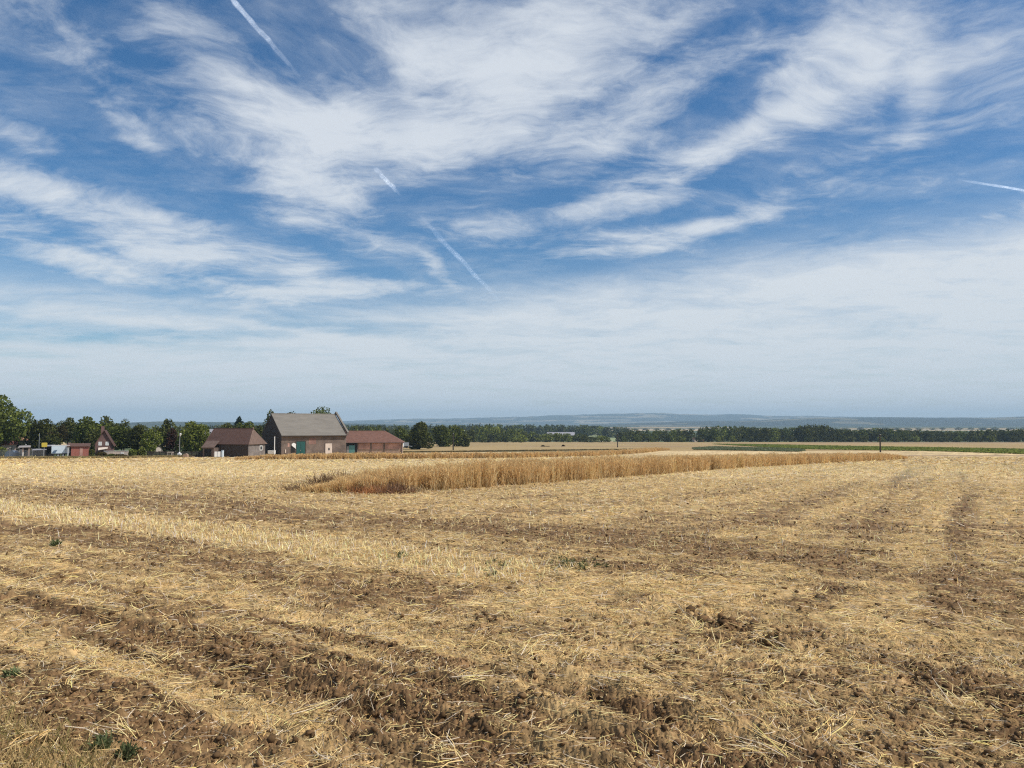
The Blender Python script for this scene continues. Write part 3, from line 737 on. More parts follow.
VG = 'trees around the village and farm'
for a in [
    (1, 394.5, 26, 172, 'leaf', 'largest broad green tree at the edge of the village, tallest of all', 'round', 445, 5200),
    (44, 420, 17, 178, 'leaf_dark', 'dark bushy tree behind the yellow sign', 'round', 448, 3400),
    (69, 418.3, 10, 205, 'leaf_dark', 'dark round tree rising above the white trailer', 'round', 440, 2200),
    (61, 426, 8, 186, 'leaf_olive', 'brown tinged tree directly above the white trailer', 'tall', 443, 1800),
    (86, 417.5, 13, 188, 'leaf', 'mid green tree behind the red wooden shed', 'round', 444, 3200),
    (94, 430, 10, 180, 'leaf_dark', 'dark low tree between the red shed and the gabled house', 'round', 453, 2200),
    (109, 417, 10, 202, 'leaf_dark', 'dark bushy tree rising highest behind the gabled brick house', 'round', 446, 2200),
    (125, 420, 7, 206, 'leaf_dark', 'small dark treetop right of the gabled brick house', 'round', 446, 1500),
    (106, 425, 11, 192, 'leaf', 'green tree directly behind the gabled house roof', 'round', 446, 2400),
    (123, 427, 12, 178, 'leaf', 'round green tree above the white garden wall', 'round', 449, 2800),
    (139, 425.5, 11, 174, 'leaf_dark', 'dark green tree at the end of the white garden wall', 'round', 453, 2800),
    (152, 428, 9, 172, 'leaf_bright', 'lighter green tree left of the tall narrow tree', 'tall', 453, 2200),
    (167, 419.5, 8, 186, 'leaf_dark', 'tall narrow tree standing left of the lamp post', 'tall', 452, 2800),
    (174, 429, 7, 176, 'leaf_copper', 'copper brown tree immediately left of the lamp post', 'tall', 453, 1700),
    (193, 422.5, 15, 172, 'leaf_bright', 'bright green leafy tree right of the lamp post', 'round', 451, 4200),
    (239, 417, 4.5, 245, 'leaf_blue', 'small narrow conifer above the brown roofed barn', 'tall', 438, 1200),
    (228, 423.5, 10, 236, 'leaf_dark', 'dark treetop behind the brown barn roof, left of the conifer', 'round', 440, 1800),
    (249, 422.5, 10, 240, 'leaf', 'green treetop behind the brown barn roof, right of the conifer', 'round', 440, 1800),
    (259, 426, 7, 226, 'leaf_dark', 'dark tree in the gap between the two barns', 'round', 446, 1500),
    (271, 411, 5.5, 205, 'leaf_dark', 'dark treetop peeping over the left end of the grey roof', 'round', 436, 1500),
    (290, 412.3, 4.5, 215, 'leaf_dark', 'tiny treetop just above the grey roof ridge', 'round', 436, 900),
    (318, 408.5, 12, 230, 'leaf', 'domed treetop rising over the middle of the grey roof ridge', 'round', 436, 2600),
    (420, 423, 12.0, 262, 'leaf_dark', 'single dense dark round tree standing beside the red roofed outbuilding', 'round', 448.6, 6500),
    (402, 427, 8, 300, 'leaf', 'lighter green tree behind the right end of the red roof', 'round', 446, 2200),
    (442, 426.5, 9, 330, 'leaf', 'mid green tree right of the single round tree', 'round', 447, 2600),
    (455, 426, 8, 345, 'leaf_bright', 'pale green tree near the leftmost utility pole', 'round', 446.5, 2400),
    (466, 434, 5, 330, 'leaf_dark', 'low round dark bush right of the leftmost utility pole', 'round', 446.5, 1500),
]:
    tree('tree', a[0], a[1], a[2], a[3], a[4], a[5], 'tree', a[6], a[7], a[8], group=VG)

def bush(u, v_top, hw, Y, lm, label, n=900):
    X = X_at(u, Y); zg = float(base_z(Y)); H = EYE + (HOR - v_top) / F * Y - zg; w = hw / F * Y
    V, Q = crown_geo(int(u * 13), n, w, w * 0.8, H + 0.1, 0.34, 'round', 9)
    o = link('bush', np_mesh('bush', V, Q=Q, mats=M[lm])); o.location = (X, Y, zg - 0.1)
    tag(o, label, 'bush', 'bushes along the village edge')
bush(2, 447, 6, 156, 'leaf_bright', 'bright green bush in the corner beside the mesh fence')
bush(91, 449, 5, 160, 'leaf_dark', 'dark bush at the right end of the red shed')
bush(102, 452.2, 5, 155, 'leaf_olive', 'low olive bush at the left end of the white garden wall')
bush(112, 454.0, 5, 153.5, 'leaf', 'low green bush in front of the white garden wall')
bush(122, 454.2, 5, 153.5, 'leaf_olive', 'low olive bush before the right half of the white garden wall')
bush(134, 449.5, 6, 157, 'leaf', 'green bush just right of the white garden wall')
bush(143, 447, 4.5, 158, 'leaf_bright', 'pale green upright bush between white wall and dark fence')
bush(205, 448, 5, 160, 'leaf_dark', 'dark bush at the right end of the dark fence')
bush(33, 446, 6, 176, 'leaf_dark', 'dark bush behind the small grey roofed shelter')
bush(20, 441, 8, 178, 'leaf_dark', 'dark bush below the terracotta roof')
bush(543, 445.2, 1.9, 338, 'leaf_olive', 'small dark bush in the far stubble field, left one of the pair')
bush(547.3, 446.2, 1.9, 338, 'leaf_olive', 'flat pale brown bush touching the left dark bush in the far field')
bush(563.2, 444.8, 1.7, 345, 'leaf_copper', 'small dark brown bush alone in the far stubble field')

# far trees: a few shared meshes, each tree an object of its own
def far_tree_mesh(seed, lm, shape='round', n=420):
    V, Q = crown_geo(seed, n, 0.5, 0.5, 0.93, 0.17, shape, 12); V[:, 2] += 0.05
    mb = MB().tube((0, 0, -0.03), (0, 0, 0.45), 0.035, 0.015, 6)
    me2 = bpy.data.meshes.new('trunk'); me2.from_pydata(mb.v, [], mb.f); me2.materials.append(M['bark'])
    return np_mesh('crown', V, Q=Q, mats=M[lm]), me2
FT = {k: [far_tree_mesh(100 + 7 * i + j * 50, k, sh) for i, sh in enumerate(('round', 'round', 'tall', 'round'))] for j, k in enumerate(('leaf', 'leaf_dark', 'leaf_bright'))}
def far_row(x0, x1, step, Y0, Y1, tops, wid, label, group, mix=(0.35, 0.55, 0.1), jit=1.1, name='tree', gap=None):
    u = x0
    xs = [p[0] for p in tops]; vs = [p[1] for p in tops]
    while u < x1:
        if not (gap and gap[0] < u < gap[1]):
            Y = random.uniform(Y0, Y1); zg = float(base_z(Y))
            vt = float(np.interp(u, xs, vs)) + random.uniform(-jit, jit)
            H = max(3.0, EYE + (HOR - vt) / F * Y - zg); w = wid * random.uniform(0.75, 1.3) / F * Y
            k = random.choices(('leaf', 'leaf_dark', 'leaf_bright'), mix)[0]
            mc, mt = random.choice(FT[k]); o = empty(name, (X_at(u, Y), Y, zg), random.uniform(0, 6.28)); o.scale = (w * 2, w * 2, H)
            link('crown', mc, o); link('trunk', mt, o)
            tag(o, label, 'tree', group)
        u += step * random.uniform(0.7, 1.3)
far_row(472, 520, 6.0, 590, 640, [(470, 427.5), (480, 424.8), (500, 426), (515, 430)], 5.5, 'green tree in the copse at mid distance, between the two left utility poles', 'trees of the mid distance copse', (0.4, 0.45, 0.15))
far_row(474, 524, 8.0, 560, 585, [(470, 433), (524, 434.5)], 4.5, 'low green tree at the foot of the mid distance copse', 'low trees below the copse', (0.4, 0.4, 0.2))
far_row(524, 606, 6.0, 580, 640, [(520, 431.5), (545, 433), (562, 434.5), (575, 434), (590, 436), (606, 437)], 4.8, 'small green tree in the sparse row below the long pale farm hall', 'sparse trees below the long hall', (0.45, 0.4, 0.15), 1.3)
far_row(335, 630, 6.4, 950, 1250, [(330, 425), (400, 425), (470, 424.5), (520, 424.8), (560, 425), (600, 426), (630, 427)], 5.5, 'dark tree in the wooded band behind the farm, below the blue hills', 'trees of the wooded band behind the farm', (0.25, 0.7, 0.05), 0.7)
far_row(205, 335, 7.0, 800, 1000, [(200, 425), (335, 425)], 5.5, 'dark tree on the skyline behind the barn roofs', 'trees on the skyline behind the barns', (0.25, 0.7, 0.05), 0.7)
far_row(345, 472, 7.0, 420, 560, [(340, 427), (372, 426), (400, 429), (440, 429), (472, 429)], 5.5, 'green tree beyond the red roofed outbuilding', 'trees beyond the outbuilding', (0.45, 0.5, 0.05), 1.0)
far_row(-20, 210, 9.0, 330, 480, [(-20, 424), (100, 424.5), (130, 426.5), (210, 427)], 6.5, 'dark tree behind the village houses', 'trees behind the village', (0.35, 0.6, 0.05), 1.0)
far_row(622, 1030, 5.6, 615, 650, [(615, 434), (640, 430.5), (670, 430), (700, 428), (715, 426.8), (760, 427.5), (795, 428.5), (802, 424.8), (824, 424.8), (832, 429), (860, 430), (880, 428.5), (900, 430), (950, 431), (990, 428.8), (1024, 429.5)], 5.2,
        'dark tree in the long continuous row across the valley, right of centre', 'trees of the long valley row', (0.25, 0.72, 0.03), 0.9, gap=(693, 699))
far_row(624, 1030, 17, 605, 618, [(600, 435.5), (1030, 436)], 3.4, 'low bush at the foot of the long valley tree row', 'low bushes below the long valley row', (0.55, 0.25, 0.2), 1.2)
far_row(700, 1030, 8.5, 690, 760, [(700, 428), (712, 426.5), (760, 427), (795, 429), (802, 425), (824, 425), (832, 430), (900, 429.5), (960, 432), (1024, 430)], 5.0,
        'dark tree in the long continuous row across the valley, right of centre', 'trees of the long valley row', (0.25, 0.72, 0.03), 0.8)
far_row(600, 770, 13, 2250, 2400, [(600, 428.5), (770, 428.5)], 3.0, 'tiny far tree between the tan fields beyond the valley row', 'tiny trees between the tan fields', (0.2, 0.8, 0), 0.4)
far_row(830, 1030, 12, 2300, 2500, [(830, 427.6), (1024, 427.6)], 3.5, 'tiny tree on the far plain at the foot of the wooded ridge', 'tiny trees below the wooded ridge', (0.2, 0.8, 0), 0.4)
far_row(1034, 1300, 7, 620, 700, [(1030, 429), (1300, 429)], 5.2, 'dark tree in the long continuous row across the valley, right of centre', 'trees of the long valley row', (0.25, 0.72, 0.03), 0.9)

# ------------------------------------------------------------------ FARM
# the big barn, seen with its shaded gable on the left and its long brick front
ZB = float(base_z(164)) + 0.0
barn = empty('barn', (X_at(282, 160), 160, ZB), math.atan2(0.6, 0.8))
tag(barn, 'large brown brick barn with a steep grey roof and green door', 'barn')
Lb, Wb, EV, RD = 14.6, 12.0, 4.75, 9.15
mb = MB(); mb.prism([(0, -0.6), (Wb, -0.6), (Wb, EV), (Wb / 2, RD - 0.15), (0, EV)], 'x', 0, Lb); mb.build('wall', M['brick'], barn)
MB().prism([(0.02, -0.5), (Wb - 0.02, -0.5), (Wb - 0.02, EV - 0.05), (Wb / 2, RD - 0.22), (0.02, EV - 0.05)], 'x', -0.05, -0.003).build('gable_shade', M['dark_wood'], barn)  # thin dark sheet, the gable's shade deepened by its colour
mb = MB()
mb.slab([(-0.15, -0.45, EV - 0.18), (Lb - 0.02, -0.45, EV - 0.18), (Lb - 0.02, Wb / 2, RD + 0.05), (-0.15, Wb / 2, RD + 0.05)], 0.16)
mb.slab([(-0.15, Wb / 2 + 0.002, RD + 0.05), (Lb - 0.02, Wb / 2 + 0.002, RD + 0.05), (Lb - 0.02, Wb + 0.45, EV - 0.18), (-0.15, Wb + 0.45, EV - 0.18)], 0.16)
roof = mb.build('roof', M['grey_tiles'], barn)
mb = MB(); mb.tube((-0.15, Wb / 2, RD + 0.06), (Lb, Wb / 2, RD + 0.06), 0.10, 0.10, 8); mb.build('ridge_cap', M['grey_tiles'], roof)
mb = MB(); mb.prism([(-0.5, EV - 0.15), (Wb / 2, RD + 0.2), (Wb + 0.5, EV - 0.15), (Wb + 0.5, EV + 0.35), (Wb / 2, RD + 0.55), (-0.5, EV + 0.35)], 'x', Lb + 0.003, Lb + 0.38)
gp = mb.build('gable_parapet', M['brick_dark'], barn)
mb = MB(); mb.slab([(Lb + 0.02, -0.55, EV + 0.43), (Lb + 0.42, -0.55, EV + 0.43), (Lb + 0.42, Wb / 2, RD + 0.65), (Lb + 0.02, Wb / 2, RD + 0.65)], 0.075)
mb.build('coping', M['grey_tiles'], gp)
mb = MB(); mb.tube((-0.1, -0.52, EV - 0.36), (Lb, -0.52, EV - 0.36), 0.09, 0.09, 8); mb.build('gutter', M['dark_wood'], barn)
# green double door
d = MB().box(3.25, 5.2, -0.07, -0.003, 0.05, 3.25).build('door', M['green_paint'], barn)
dm = MB().box(3.13, 3.247, -0.10, -0.003, 0, 3.37).box(5.203, 5.32, -0.10, -0.003, 0, 3.37).box(3.25, 5.2, -0.10, -0.003, 3.253, 3.37).build('door_frame', M['dark_wood'], d)
MB().box(4.2, 4.25, -0.085, -0.072, 0.05, 3.25).build('door_gap', M['dark'], d)
MB().box(4.05, 4.12, -0.12, -0.072, 1.2, 1.45).build('handle', M['grey_metal'], d)
tag(d, 'green double door')
d2 = MB().box(9.75, 11.3, -0.06, -0.003, 0.2, 2.75).build('door', M['cream'], barn); tag(d2, 'cream boarded door with small dark window')
MB().box(10.4, 10.75, -0.075, -0.062, 1.25, 1.75).build('window', M['glass'], d2)
MB().box(9.66, 9.747, -0.08, -0.003, 0.2, 2.85).box(11.303, 11.39, -0.08, -0.003, 0.2, 2.85).box(9.75, 11.3, -0.08, -0.003, 2.753, 2.85).build('door_frame', M['brick_dark'], d2)
MB().box(2.05, 2.95, -0.05, -0.003, 0.9, 2.55).build('opening', M['dark'], barn)
MB().prism([(2.2, 2.4), (3.1, 1.7), (3.1, 2.75), (2.65, 2.98), (2.2, 2.75)], 'y', -0.13, -0.06).build('shutter', M['white'], barn)
MB().box(1.35, 1.75, -0.03, -0.003, 2.15, 2.95).build('brick_patch', M['brick_red'], barn)
MB().box(6.0, 7.6, -0.02, -0.003, 2.6, 3.9).build('brick_patch', M['brick_patchy'], barn)
MB().box(5.2, 8.2, -0.03, -0.003, 4.28, 4.42).build('lintel', M['pale_brick'], barn)
MB().box(0.75, 0.95, -0.15, -0.004, 0.9, 1.6).build('meter_box', M['cream'], barn)

# low brown barn left of it, hipped roof
ZL = float(base_z(157))
lb = empty('barn', (X_at(249, 155), 155, ZL), math.atan2(-0.3, 0.95))
tag(lb, 'low dark barn with a brown hipped tile roof, left of the big barn', 'barn')
L2, W2, E2, R2 = 10.3, 5.6, 2.75, 5.85
MB().box(-L2, 0, 0, W2, -0.6, E2).build('wall', M['dark_wood'], lb)
MB().box(0.003, 0.05, 0.02, W2 - 0.02, -0.5, E2 - 0.1).build('end_wall', M['grey_brown_lit'], lb)  # lighter sheet over the dark wall, sunlit tone put into its colour
mb = MB(); e = 0.35
mb.poly((-L2 - e, -e, E2 - .12), (e, -e, E2 - .12), (-1.0, W2 / 2, R2), (-L2 - e, W2 / 2, R2))
mb.poly((e, W2 + e, E2 - .12), (-L2 - e, W2 + e, E2 - .12), (-L2 - e, W2 / 2, R2), (-1.0, W2 / 2, R2))
mb.poly((-L2 - e, W2 + e, E2 - .12), (-L2 - e, -e, E2 - .12), (-L2 - e, W2 / 2, R2))
mb.poly((-L2 - e, -e, E2 - .12), (-L2 - e, W2 + e, E2 - .12), (e, W2 + e, E2 - .12), (e, -e, E2 - .12))
rf = mb.build('roof', M['brown_tiles'], lb)
mb = MB(); mb.slab([(e, -e, E2 - .115), (e, W2 + e, E2 - .115), (-1.0, W2 / 2, R2 + 0.005)], 0.02); mb.build('hip', M['brown_tiles_lit'], lb)  # hip face paler than the roof, its sunlight put into the colour
MB().tube((-L2 - e, W2 / 2, R2), (-0.95, W2 / 2, R2), 0.10, 0.10, 8).build('ridge_cap', M['brown_tiles'], rf)
MB().tube((-0.95, W2 / 2, R2 - 0.1), (-0.95, W2 / 2, R2 + 0.35), 0.16, 0.10, 8).build('finial', M['brown_tiles_lit'], rf)
w_ = MB().box(0.053, 0.09, 3.7, 4.6, 1.3, 2.3).build('window', M['white'], lb); MB().box(0.093, 0.10, 3.85, 4.45, 1.45, 2.15).build('pane', M['glass'], w_)
lt = MB().box(-9.6, -6.9, -1.8, -0.003, -0.6, 1.95).build('lean_to', M['brick_dark'], lb)
MB().slab([(-9.8, -2.1, 2.0), (-6.7, -2.1, 2.0), (-6.7, -0.36, 3.35), (-9.8, -0.36, 3.35)], 0.09).build('lean_to_roof', M['brown_tiles_lit'], lt)  # same sunlit tile tone painted on the lean-to
MB().box(-9.2, -7.5, -1.83, -1.803, -0.1, 1.7).build('opening', M['dark'], lt)

# low red roofed outbuilding right of the big barn
ZR = float(base_z(200))
ob = empty('outbuilding', (X_at(346, 198), 198, ZR), math.radians(7))
tag(ob, 'long low brick outbuilding with a red brown hipped roof, right of the big barn', 'outbuilding')
L3, W3, E3, R3 = 14.6, 9.0, 2.95, 5.85
MB().box(-2, L3, 0, W3, -0.8, E3).build('wall', M['pale_brick'], ob)
for (a0, a1) in ((3.3, 6.3), (6.75, 9.7), (10.15, 14.3)):
    MB().box(a0, a1, -0.03, -0.003, 1.15, E3 - 0.25).build('brick_panel', M['brick_red'], ob)
for a0 in (3.0, 6.38, 9.78, 14.33):
    MB().box(a0, a0 + 0.27, -0.12, -0.003, -0.6, E3 - 0.2).build('pilaster', M['brick_dark'], ob)
MB().box(0.2, 2.95, -0.04, -0.003, 0.0, E3 - 0.2).build('opening', M['dark'], ob)
dd = MB().box(0.9, 2.4, -0.10, -0.045, 0.0, 2.15).build('door', M['teal_paint'], ob); MB().box(0.3, 0.9, -0.09, -0.045, 0.0, 1.9).build('side_panel', M['grey_wall'], dd)
mb = MB(); e = 0.5
mb.poly((-2 - e, -e, E3 - .1), (L3 + e, -e, E3 - .1), (L3 - 4.6, W3 / 2, R3), (-2 - e, W3 / 2, R3))
mb.poly((L3 + e, W3 + e, E3 - .1), (-2 - e, W3 + e, E3 - .1), (-2 - e, W3 / 2, R3), (L3 - 4.6, W3 / 2, R3))
mb.poly((L3 + e, -e, E3 - .1), (L3 + e, W3 + e, E3 - .1), (L3 - 4.6, W3 / 2, R3))
mb.poly((-2 - e, W3 + e, E3 - .1), (-2 - e, -e, E3 - .1), (-2 - e, W3 / 2, R3))
mb.poly((-2 - e, -e, E3 - .1), (-2 - e, W3 + e, E3 - .1), (L3 + e, W3 + e, E3 - .1), (L3 + e, -e, E3 - .1))
r3 = mb.build('roof', M['red_tiles'], ob)
MB().tube((-2 - e, W3 / 2, R3), (L3 - 4.6, W3 / 2, R3), 0.09, 0.09, 8).build('ridge_cap', M['red_tiles'], r3)
MB().tube((-2, -e - 0.06, E3 - .15), (L3 + e, -e - 0.06, E3 - .15), 0.07, 0.07, 8).build('gutter', M['dark_wood'], ob)

def place(u, Y, dz=0.0):
    return (X_at(u, Y), Y, float(base_z(Y)) + dz)

# things standing around the farm
o = empty('water_tank', place(218.6, 152), 0.35); tag(o, 'white square plastic tank in a metal cage before the low barn', 'tank')
MB().box(-0.55, 0.55, -0.5, 0.5, 0.15, 1.15).build('container', M['white'], o); MB().box(-0.6, 0.6, -0.55, 0.55, 0.0, 0.147).build('pallet', M['dark_wood'], o)
mb = MB()
for sx in (-0.58, 0, 0.58):
    for sy in (-0.53, 0.53): mb.tube((sx, sy, 0.15), (sx, sy, 1.18), 0.018, 0.018, 6)
mb.build('cage', M['grey_metal'], o); MB().tube((0, 0, 1.15), (0, 0, 1.22), 0.1, 0.1, 12).build('cap', M['dark_wood'], o)
o = empty('barrel', place(223.6, 152.5)); tag(o, 'slim pale blue barrel standing right of the white tank', 'barrel')
MB().tube((0, 0, 0), (0, 0, 1.4), 0.24, 0.24, 14).build('drum', M['white_blue'], o); MB().tube((0, 0, 1.4), (0, 0, 1.46), 0.25, 0.25, 14).build('lid', M['blue_sheet'], o)
o = empty('post', place(275.2, 157)); tag(o, 'tall pale post in front of the shaded barn gable', 'post')
MB().tube((0, 0, -0.3), (0, 0, 4.2), 0.10, 0.085, 10).build('shaft', M['white'], o); MB().tube((0, 0, 4.2), (0, 0, 4.26), 0.11, 0.11, 10).build('cap', M['grey_metal'], o)
o = empty('feed_trough', place(272.5, 158)); tag(o, 'white trough on legs below the shaded barn gable', 'trough')
MB().prism([(-0.4, 1.35), (0.4, 1.35), (0.3, 0.65), (-0.3, 0.65)], 'x', -0.7, 0.7).build('basin', M['white'], o)
for sx in (-0.55, 0.55): MB().box(sx - .05, sx + .05, -0.25, 0.25, 0, 0.648).build('leg', M['dark_wood'], o)
mb = MB(); mb.tube((-0.5, 0, 0.62), (0.5, 0, 0.62), 0.62, 0.62, 20)
tag(mb.build('bale', M['white'], None), 'white wrapped round bale at the right end of the red roof', 'bale').location = place(402.3, 225, 1.15)
o = empty('trailer', place(405.2, 232, 0.9), 0.3); tag(o, 'small grey farm trailer between the outbuilding and the dark round tree', 'trailer')
MB().box(-1.1, 1.1, -0.8, 0.8, 0.6, 1.7).build('body', M['grey_metal'], o)
for sx in (-0.5, 0.5): MB().tube((sx, -0.85, 0.35), (sx, 0.85, 0.35), 0.35, 0.35, 14).build('wheel', M['rubber'], o)
MB().tube((1.1, 0, 0.65), (2.2, 0, 0.5), 0.06, 0.06, 8).build('drawbar', M['grey_metal'], o)

# ------------------------------------------------------------------ VILLAGE
def gable_house(name, label, u, Y, w, dpt, eave, ridge, wallm, roofm, rz=0.0, cat='house', front='gable', windows=(), chimney=None, dz=0):
    h = empty(name, place(u, Y, dz), rz); tag(h, label, cat)
    if front == 'gable':
        MB().prism([(-w / 2, -0.6), (w / 2, -0.6), (w / 2, eave), (0, ridge - 0.12), (-w / 2, eave)], 'y', 0, dpt).build('wall', wallm, h)
        k = (ridge - eave) / (w / 2); ov = 0.35
        mb = MB(); mb.slab([(-w / 2 - ov, -ov, eave - k * ov + .1), (-w / 2 - ov, dpt + ov, eave - k * ov + .1), (0, dpt + ov, ridge + .1), (0, -ov, ridge + .1)], 0.12)
        mb.slab([(w / 2 + ov, -ov, eave - k * ov + .1), (w / 2 + ov, dpt + ov, eave - k * ov + .1), (0.002, dpt + ov, ridge + .1), (0.002, -ov, ridge + .1)], 0.12)
    else:
        MB().prism([(0, -0.6), (dpt, -0.6), (dpt, eave), (dpt / 2, ridge - 0.12), (0, eave)], 'x', -w / 2, w / 2).build('wall', wallm, h)
        k = (ridge - eave) / (dpt / 2); ov = 0.35
        mb = MB(); mb.slab([(-w / 2 - ov, -ov, eave - k * ov + .1), (w / 2 + ov, -ov, eave - k * ov + .1), (w / 2 + ov, dpt / 2, ridge + .1), (-w / 2 - ov, dpt / 2, ridge + .1)], 0.12)
        mb.slab([(-w / 2 - ov, dpt + ov, eave - k * ov + .1), (w / 2 + ov, dpt + ov, eave - k * ov + .1), (w / 2 + ov, dpt / 2 + .002, ridge + .1), (-w / 2 - ov, dpt / 2 + .002, ridge + .1)], 0.12)
    r = mb.build('roof', roofm, h)
    for (x, z, ww, hh, fm) in windows:
        f = MB().box(x - ww / 2, x + ww / 2, -0.05, -0.003, z, z + hh).build('window', fm, h)
        MB().box(x - ww * 0.06, x + ww * 0.06, -0.062, -0.053, z + 0.06, z + hh - 0.06).build('pane', M['glass'], f)
    if chimney:
        MB().box(chimney[0] - .3, chimney[0] + .3, chimney[1] - .3, chimney[1] + .3, ridge - 1.0, ridge + 0.9).build('chimney', wallm, r)
    return h

hz = gable_house('house', 'small steep gabled brick house with two white shuttered windows', 105, 165, 3.3, 6, 3.3, 6.2, M['house_brick'], M['brown_tiles'], 0.42,
                 windows=((-0.72, 2.95, 0.62, 0.8, M['white']), (0.62, 2.95, 0.62, 0.8, M['white'])), chimney=(-0.4, 1.5), dz=-0.6)
aw = MB(); aw.slab([(-1.0, -1.0, 2.0), (0.8, -1.0, 2.3), (0.8, -0.08, 2.6), (-1.0, -0.08, 2.5)], 0.06); aw.build('awning', M['cream'], hz)
gable_house('house', 'grey rendered house with a maroon roof beneath the largest tree', 0, 172, 6.6, 6, 2.7, 4.9, M['pink_wall'], M['maroon_tiles'], 0.55, front='eaves', windows=((-1.5, 1.1, 0.9, 1.0, M['grey_wall']), (2.5, 1.1, 0.9, 1.0, M['grey_wall'])))
gable_house('house', 'house with a terracotta roof half hidden behind dark bushes', 24, 192, 3.8, 6, 3.6, 5.4, M['grey_wall'], M['orange_tiles'], 0.5, front='eaves', windows=((0.5, 1.6, 0.9, 1.1, M['white']),))
gable_house('house', 'pale rendered house glimpsed between two green trees', 155, 215, 5.0, 8, 3.8, 6.6, M['cream'], M['red_tiles'], 0.5, windows=((0.4, 3.0, 0.8, 1.0, M['white']),))
gable_house('house', 'house with a pale grey roof on the skyline above the low barn', 211, 330, 6.0, 8, 4.4, 7.5, M['grey_wall'], M['pale_roof'], 0.0, front='eaves', windows=((1.0, 2.0, 1.0, 1.2, M['white']),))

# red wooden shed
sh = empty('shed', place(80, 158), 0.45); tag(sh, 'faded red wooden shed with a dark doorway and rusty roof', 'shed')
MB().box(-1.35, 1.8, 0, 2.6, -0.4, 2.15).build('wall', M['red_shed'], sh)
MB().box(-1.9, -1.353, 0.6, 2.6, -0.4, 2.1).build('porch', M['dark'], sh)
MB().slab([(-2.15, -0.25, 2.25), (2.05, -0.25, 2.2), (2.05, 2.9, 2.75), (-2.15, 2.9, 2.8)], 0.10).build('roof', M['rust_roof'], sh)
MB().box(-1.95, -1.82, -0.1, 0.05, -0.4, 2.1).build('post', M['white'], sh)
MB().box(0.2, 0.75, -0.04, -0.003, 0.1, 1.85).build('door', M['brick_red'], sh)
# white box trailer
tr = empty('trailer', place(62, 157), 0.48); tag(tr, 'white box trailer parked left of the red shed', 'trailer')
MB().box(-1.6, 1.6, 0, 1.9, 0.75, 2.35).build('body', M['white_blue'], tr)
MB().box(-1.66, 1.66, -0.05, 1.95, 2.353, 2.43).build('roof', M['white'], tr)
MB().box(-1.45, 1.45, 0.3, 1.6, 0.55, 0.747).build('chassis', M['dark'], tr)
for sx in (-0.4, 0.5):
    w_ = MB().tube((sx, 0.05, 0.34), (sx, 0.25, 0.34), 0.34, 0.34, 16).build('wheel', M['rubber'], tr); MB().tube((sx, 0.03, 0.34), (sx, 0.049, 0.34), 0.18, 0.18, 12).build('rim', M['grey_metal'], w_)
MB().tube((1.45, 1, 0.6), (2.5, 1, 0.5), 0.05, 0.05, 8).build('drawbar', M['grey_metal'], tr)
MB().box(0.85, 0.9, -0.02, -0.003, 0.85, 2.25).build('door_seam', M['grey_metal'], tr)
MB().prism([(-1.55, 0.8), (-0.9, 0.8), (-0.55, 1.5), (-1.2, 1.35)], 'y', -0.012, -0.003).build('panel', M['blue_sheet'], tr)
# yellow sign
sg = empty('sign', place(45.8, 158), 0.5); tag(sg, 'round edged yellow sign board on a thin post', 'sign')
MB().prism([(-.5, 2.15), (-.4, 2.05), (.4, 2.05), (.5, 2.15), (.5, 2.85), (.4, 2.95), (-.4, 2.95), (-.5, 2.85)], 'y', -0.03, 0.03).build('board', M['yellow'], sg)
MB().tube((0, 0.07, -0.2), (0, 0.07, 2.6), 0.04, 0.04, 8).build('post', M['grey_metal'], sg)
# carports
def carport(u, Y, w, z, label):
    c = empty('carport', place(u, Y), 0.5); tag(c, label, 'carport')
    MB().slab([(-w / 2, -0.2, z), (w / 2, -0.2, z + .05), (w / 2, 2.6, z + .2), (-w / 2, 2.6, z + .15)], 0.10).build('roof', M['pale_roof'], c)
    for sx in (-w / 2 + .1, w / 2 - .1):
        for sy in (0, 2.4): MB().box(sx - .05, sx + .05, sy - .05, sy + .05, -0.3, z - 0.08).build('post', M['dark_wood'], c)
    MB().box(-w / 2 + .16, w / 2 - .16, 2.35, 2.43, -0.3, z - 0.1).build('back_wall', M['dark'], c)
carport(50.3, 160, 2.0, 2.25, 'open carport with pale roof, between yellow sign and white trailer')
carport(40.6, 158.5, 2.6, 1.45, 'low open shelter with flat pale roof, left of the yellow sign')
st = empty('shelter', place(26.5, 156), 0.5); tag(st, 'small dark shelter with overhanging grey roof and reddish posts', 'shelter')
MB().slab([(-1.2, -0.3, 2.05), (1.0, -0.3, 2.1), (0.85, 1.8, 2.35), (-1.1, 1.8, 2.3)], 0.12).build('roof', M['grey_wall'], st)
for sx in (-0.35, 0.7): MB().box(sx - .13, sx + .13, -0.05, 0.15, -0.3, 1.93).build('post', M['pale_brick'], st)
MB().box(-0.9, 0.85, 1.5, 1.6, -0.3, 2.1).build('back_wall', M['dark_wood'], st)
lp = empty('pole', place(40.4, 162)); tag(lp, 'thin grey pole rising behind the yellow sign', 'pole')
MB().tube((0, 0, -0.2), (0, 0, 4.9), 0.06, 0.045, 8).build('shaft', M['grey_metal'], lp); MB().tube((0, 0, 4.9), (0, 0, 4.98), 0.06, 0.03, 8).build('cap', M['grey_metal'], lp)
# covered stack
mb = MB(); mb.prism([(-1.1, -0.2), (1.1, -0.2), (1.15, 0.9), (0.5, 1.35), (-0.45, 1.25), (-1.05, 0.8)], 'y', -0.7, 0.7)
tag(mb.build('tarpaulin_stack', M['blue_sheet'], None), 'blue grey tarpaulin over a stack behind the mesh fence', 'stack').location = place(13.5, 156.5)
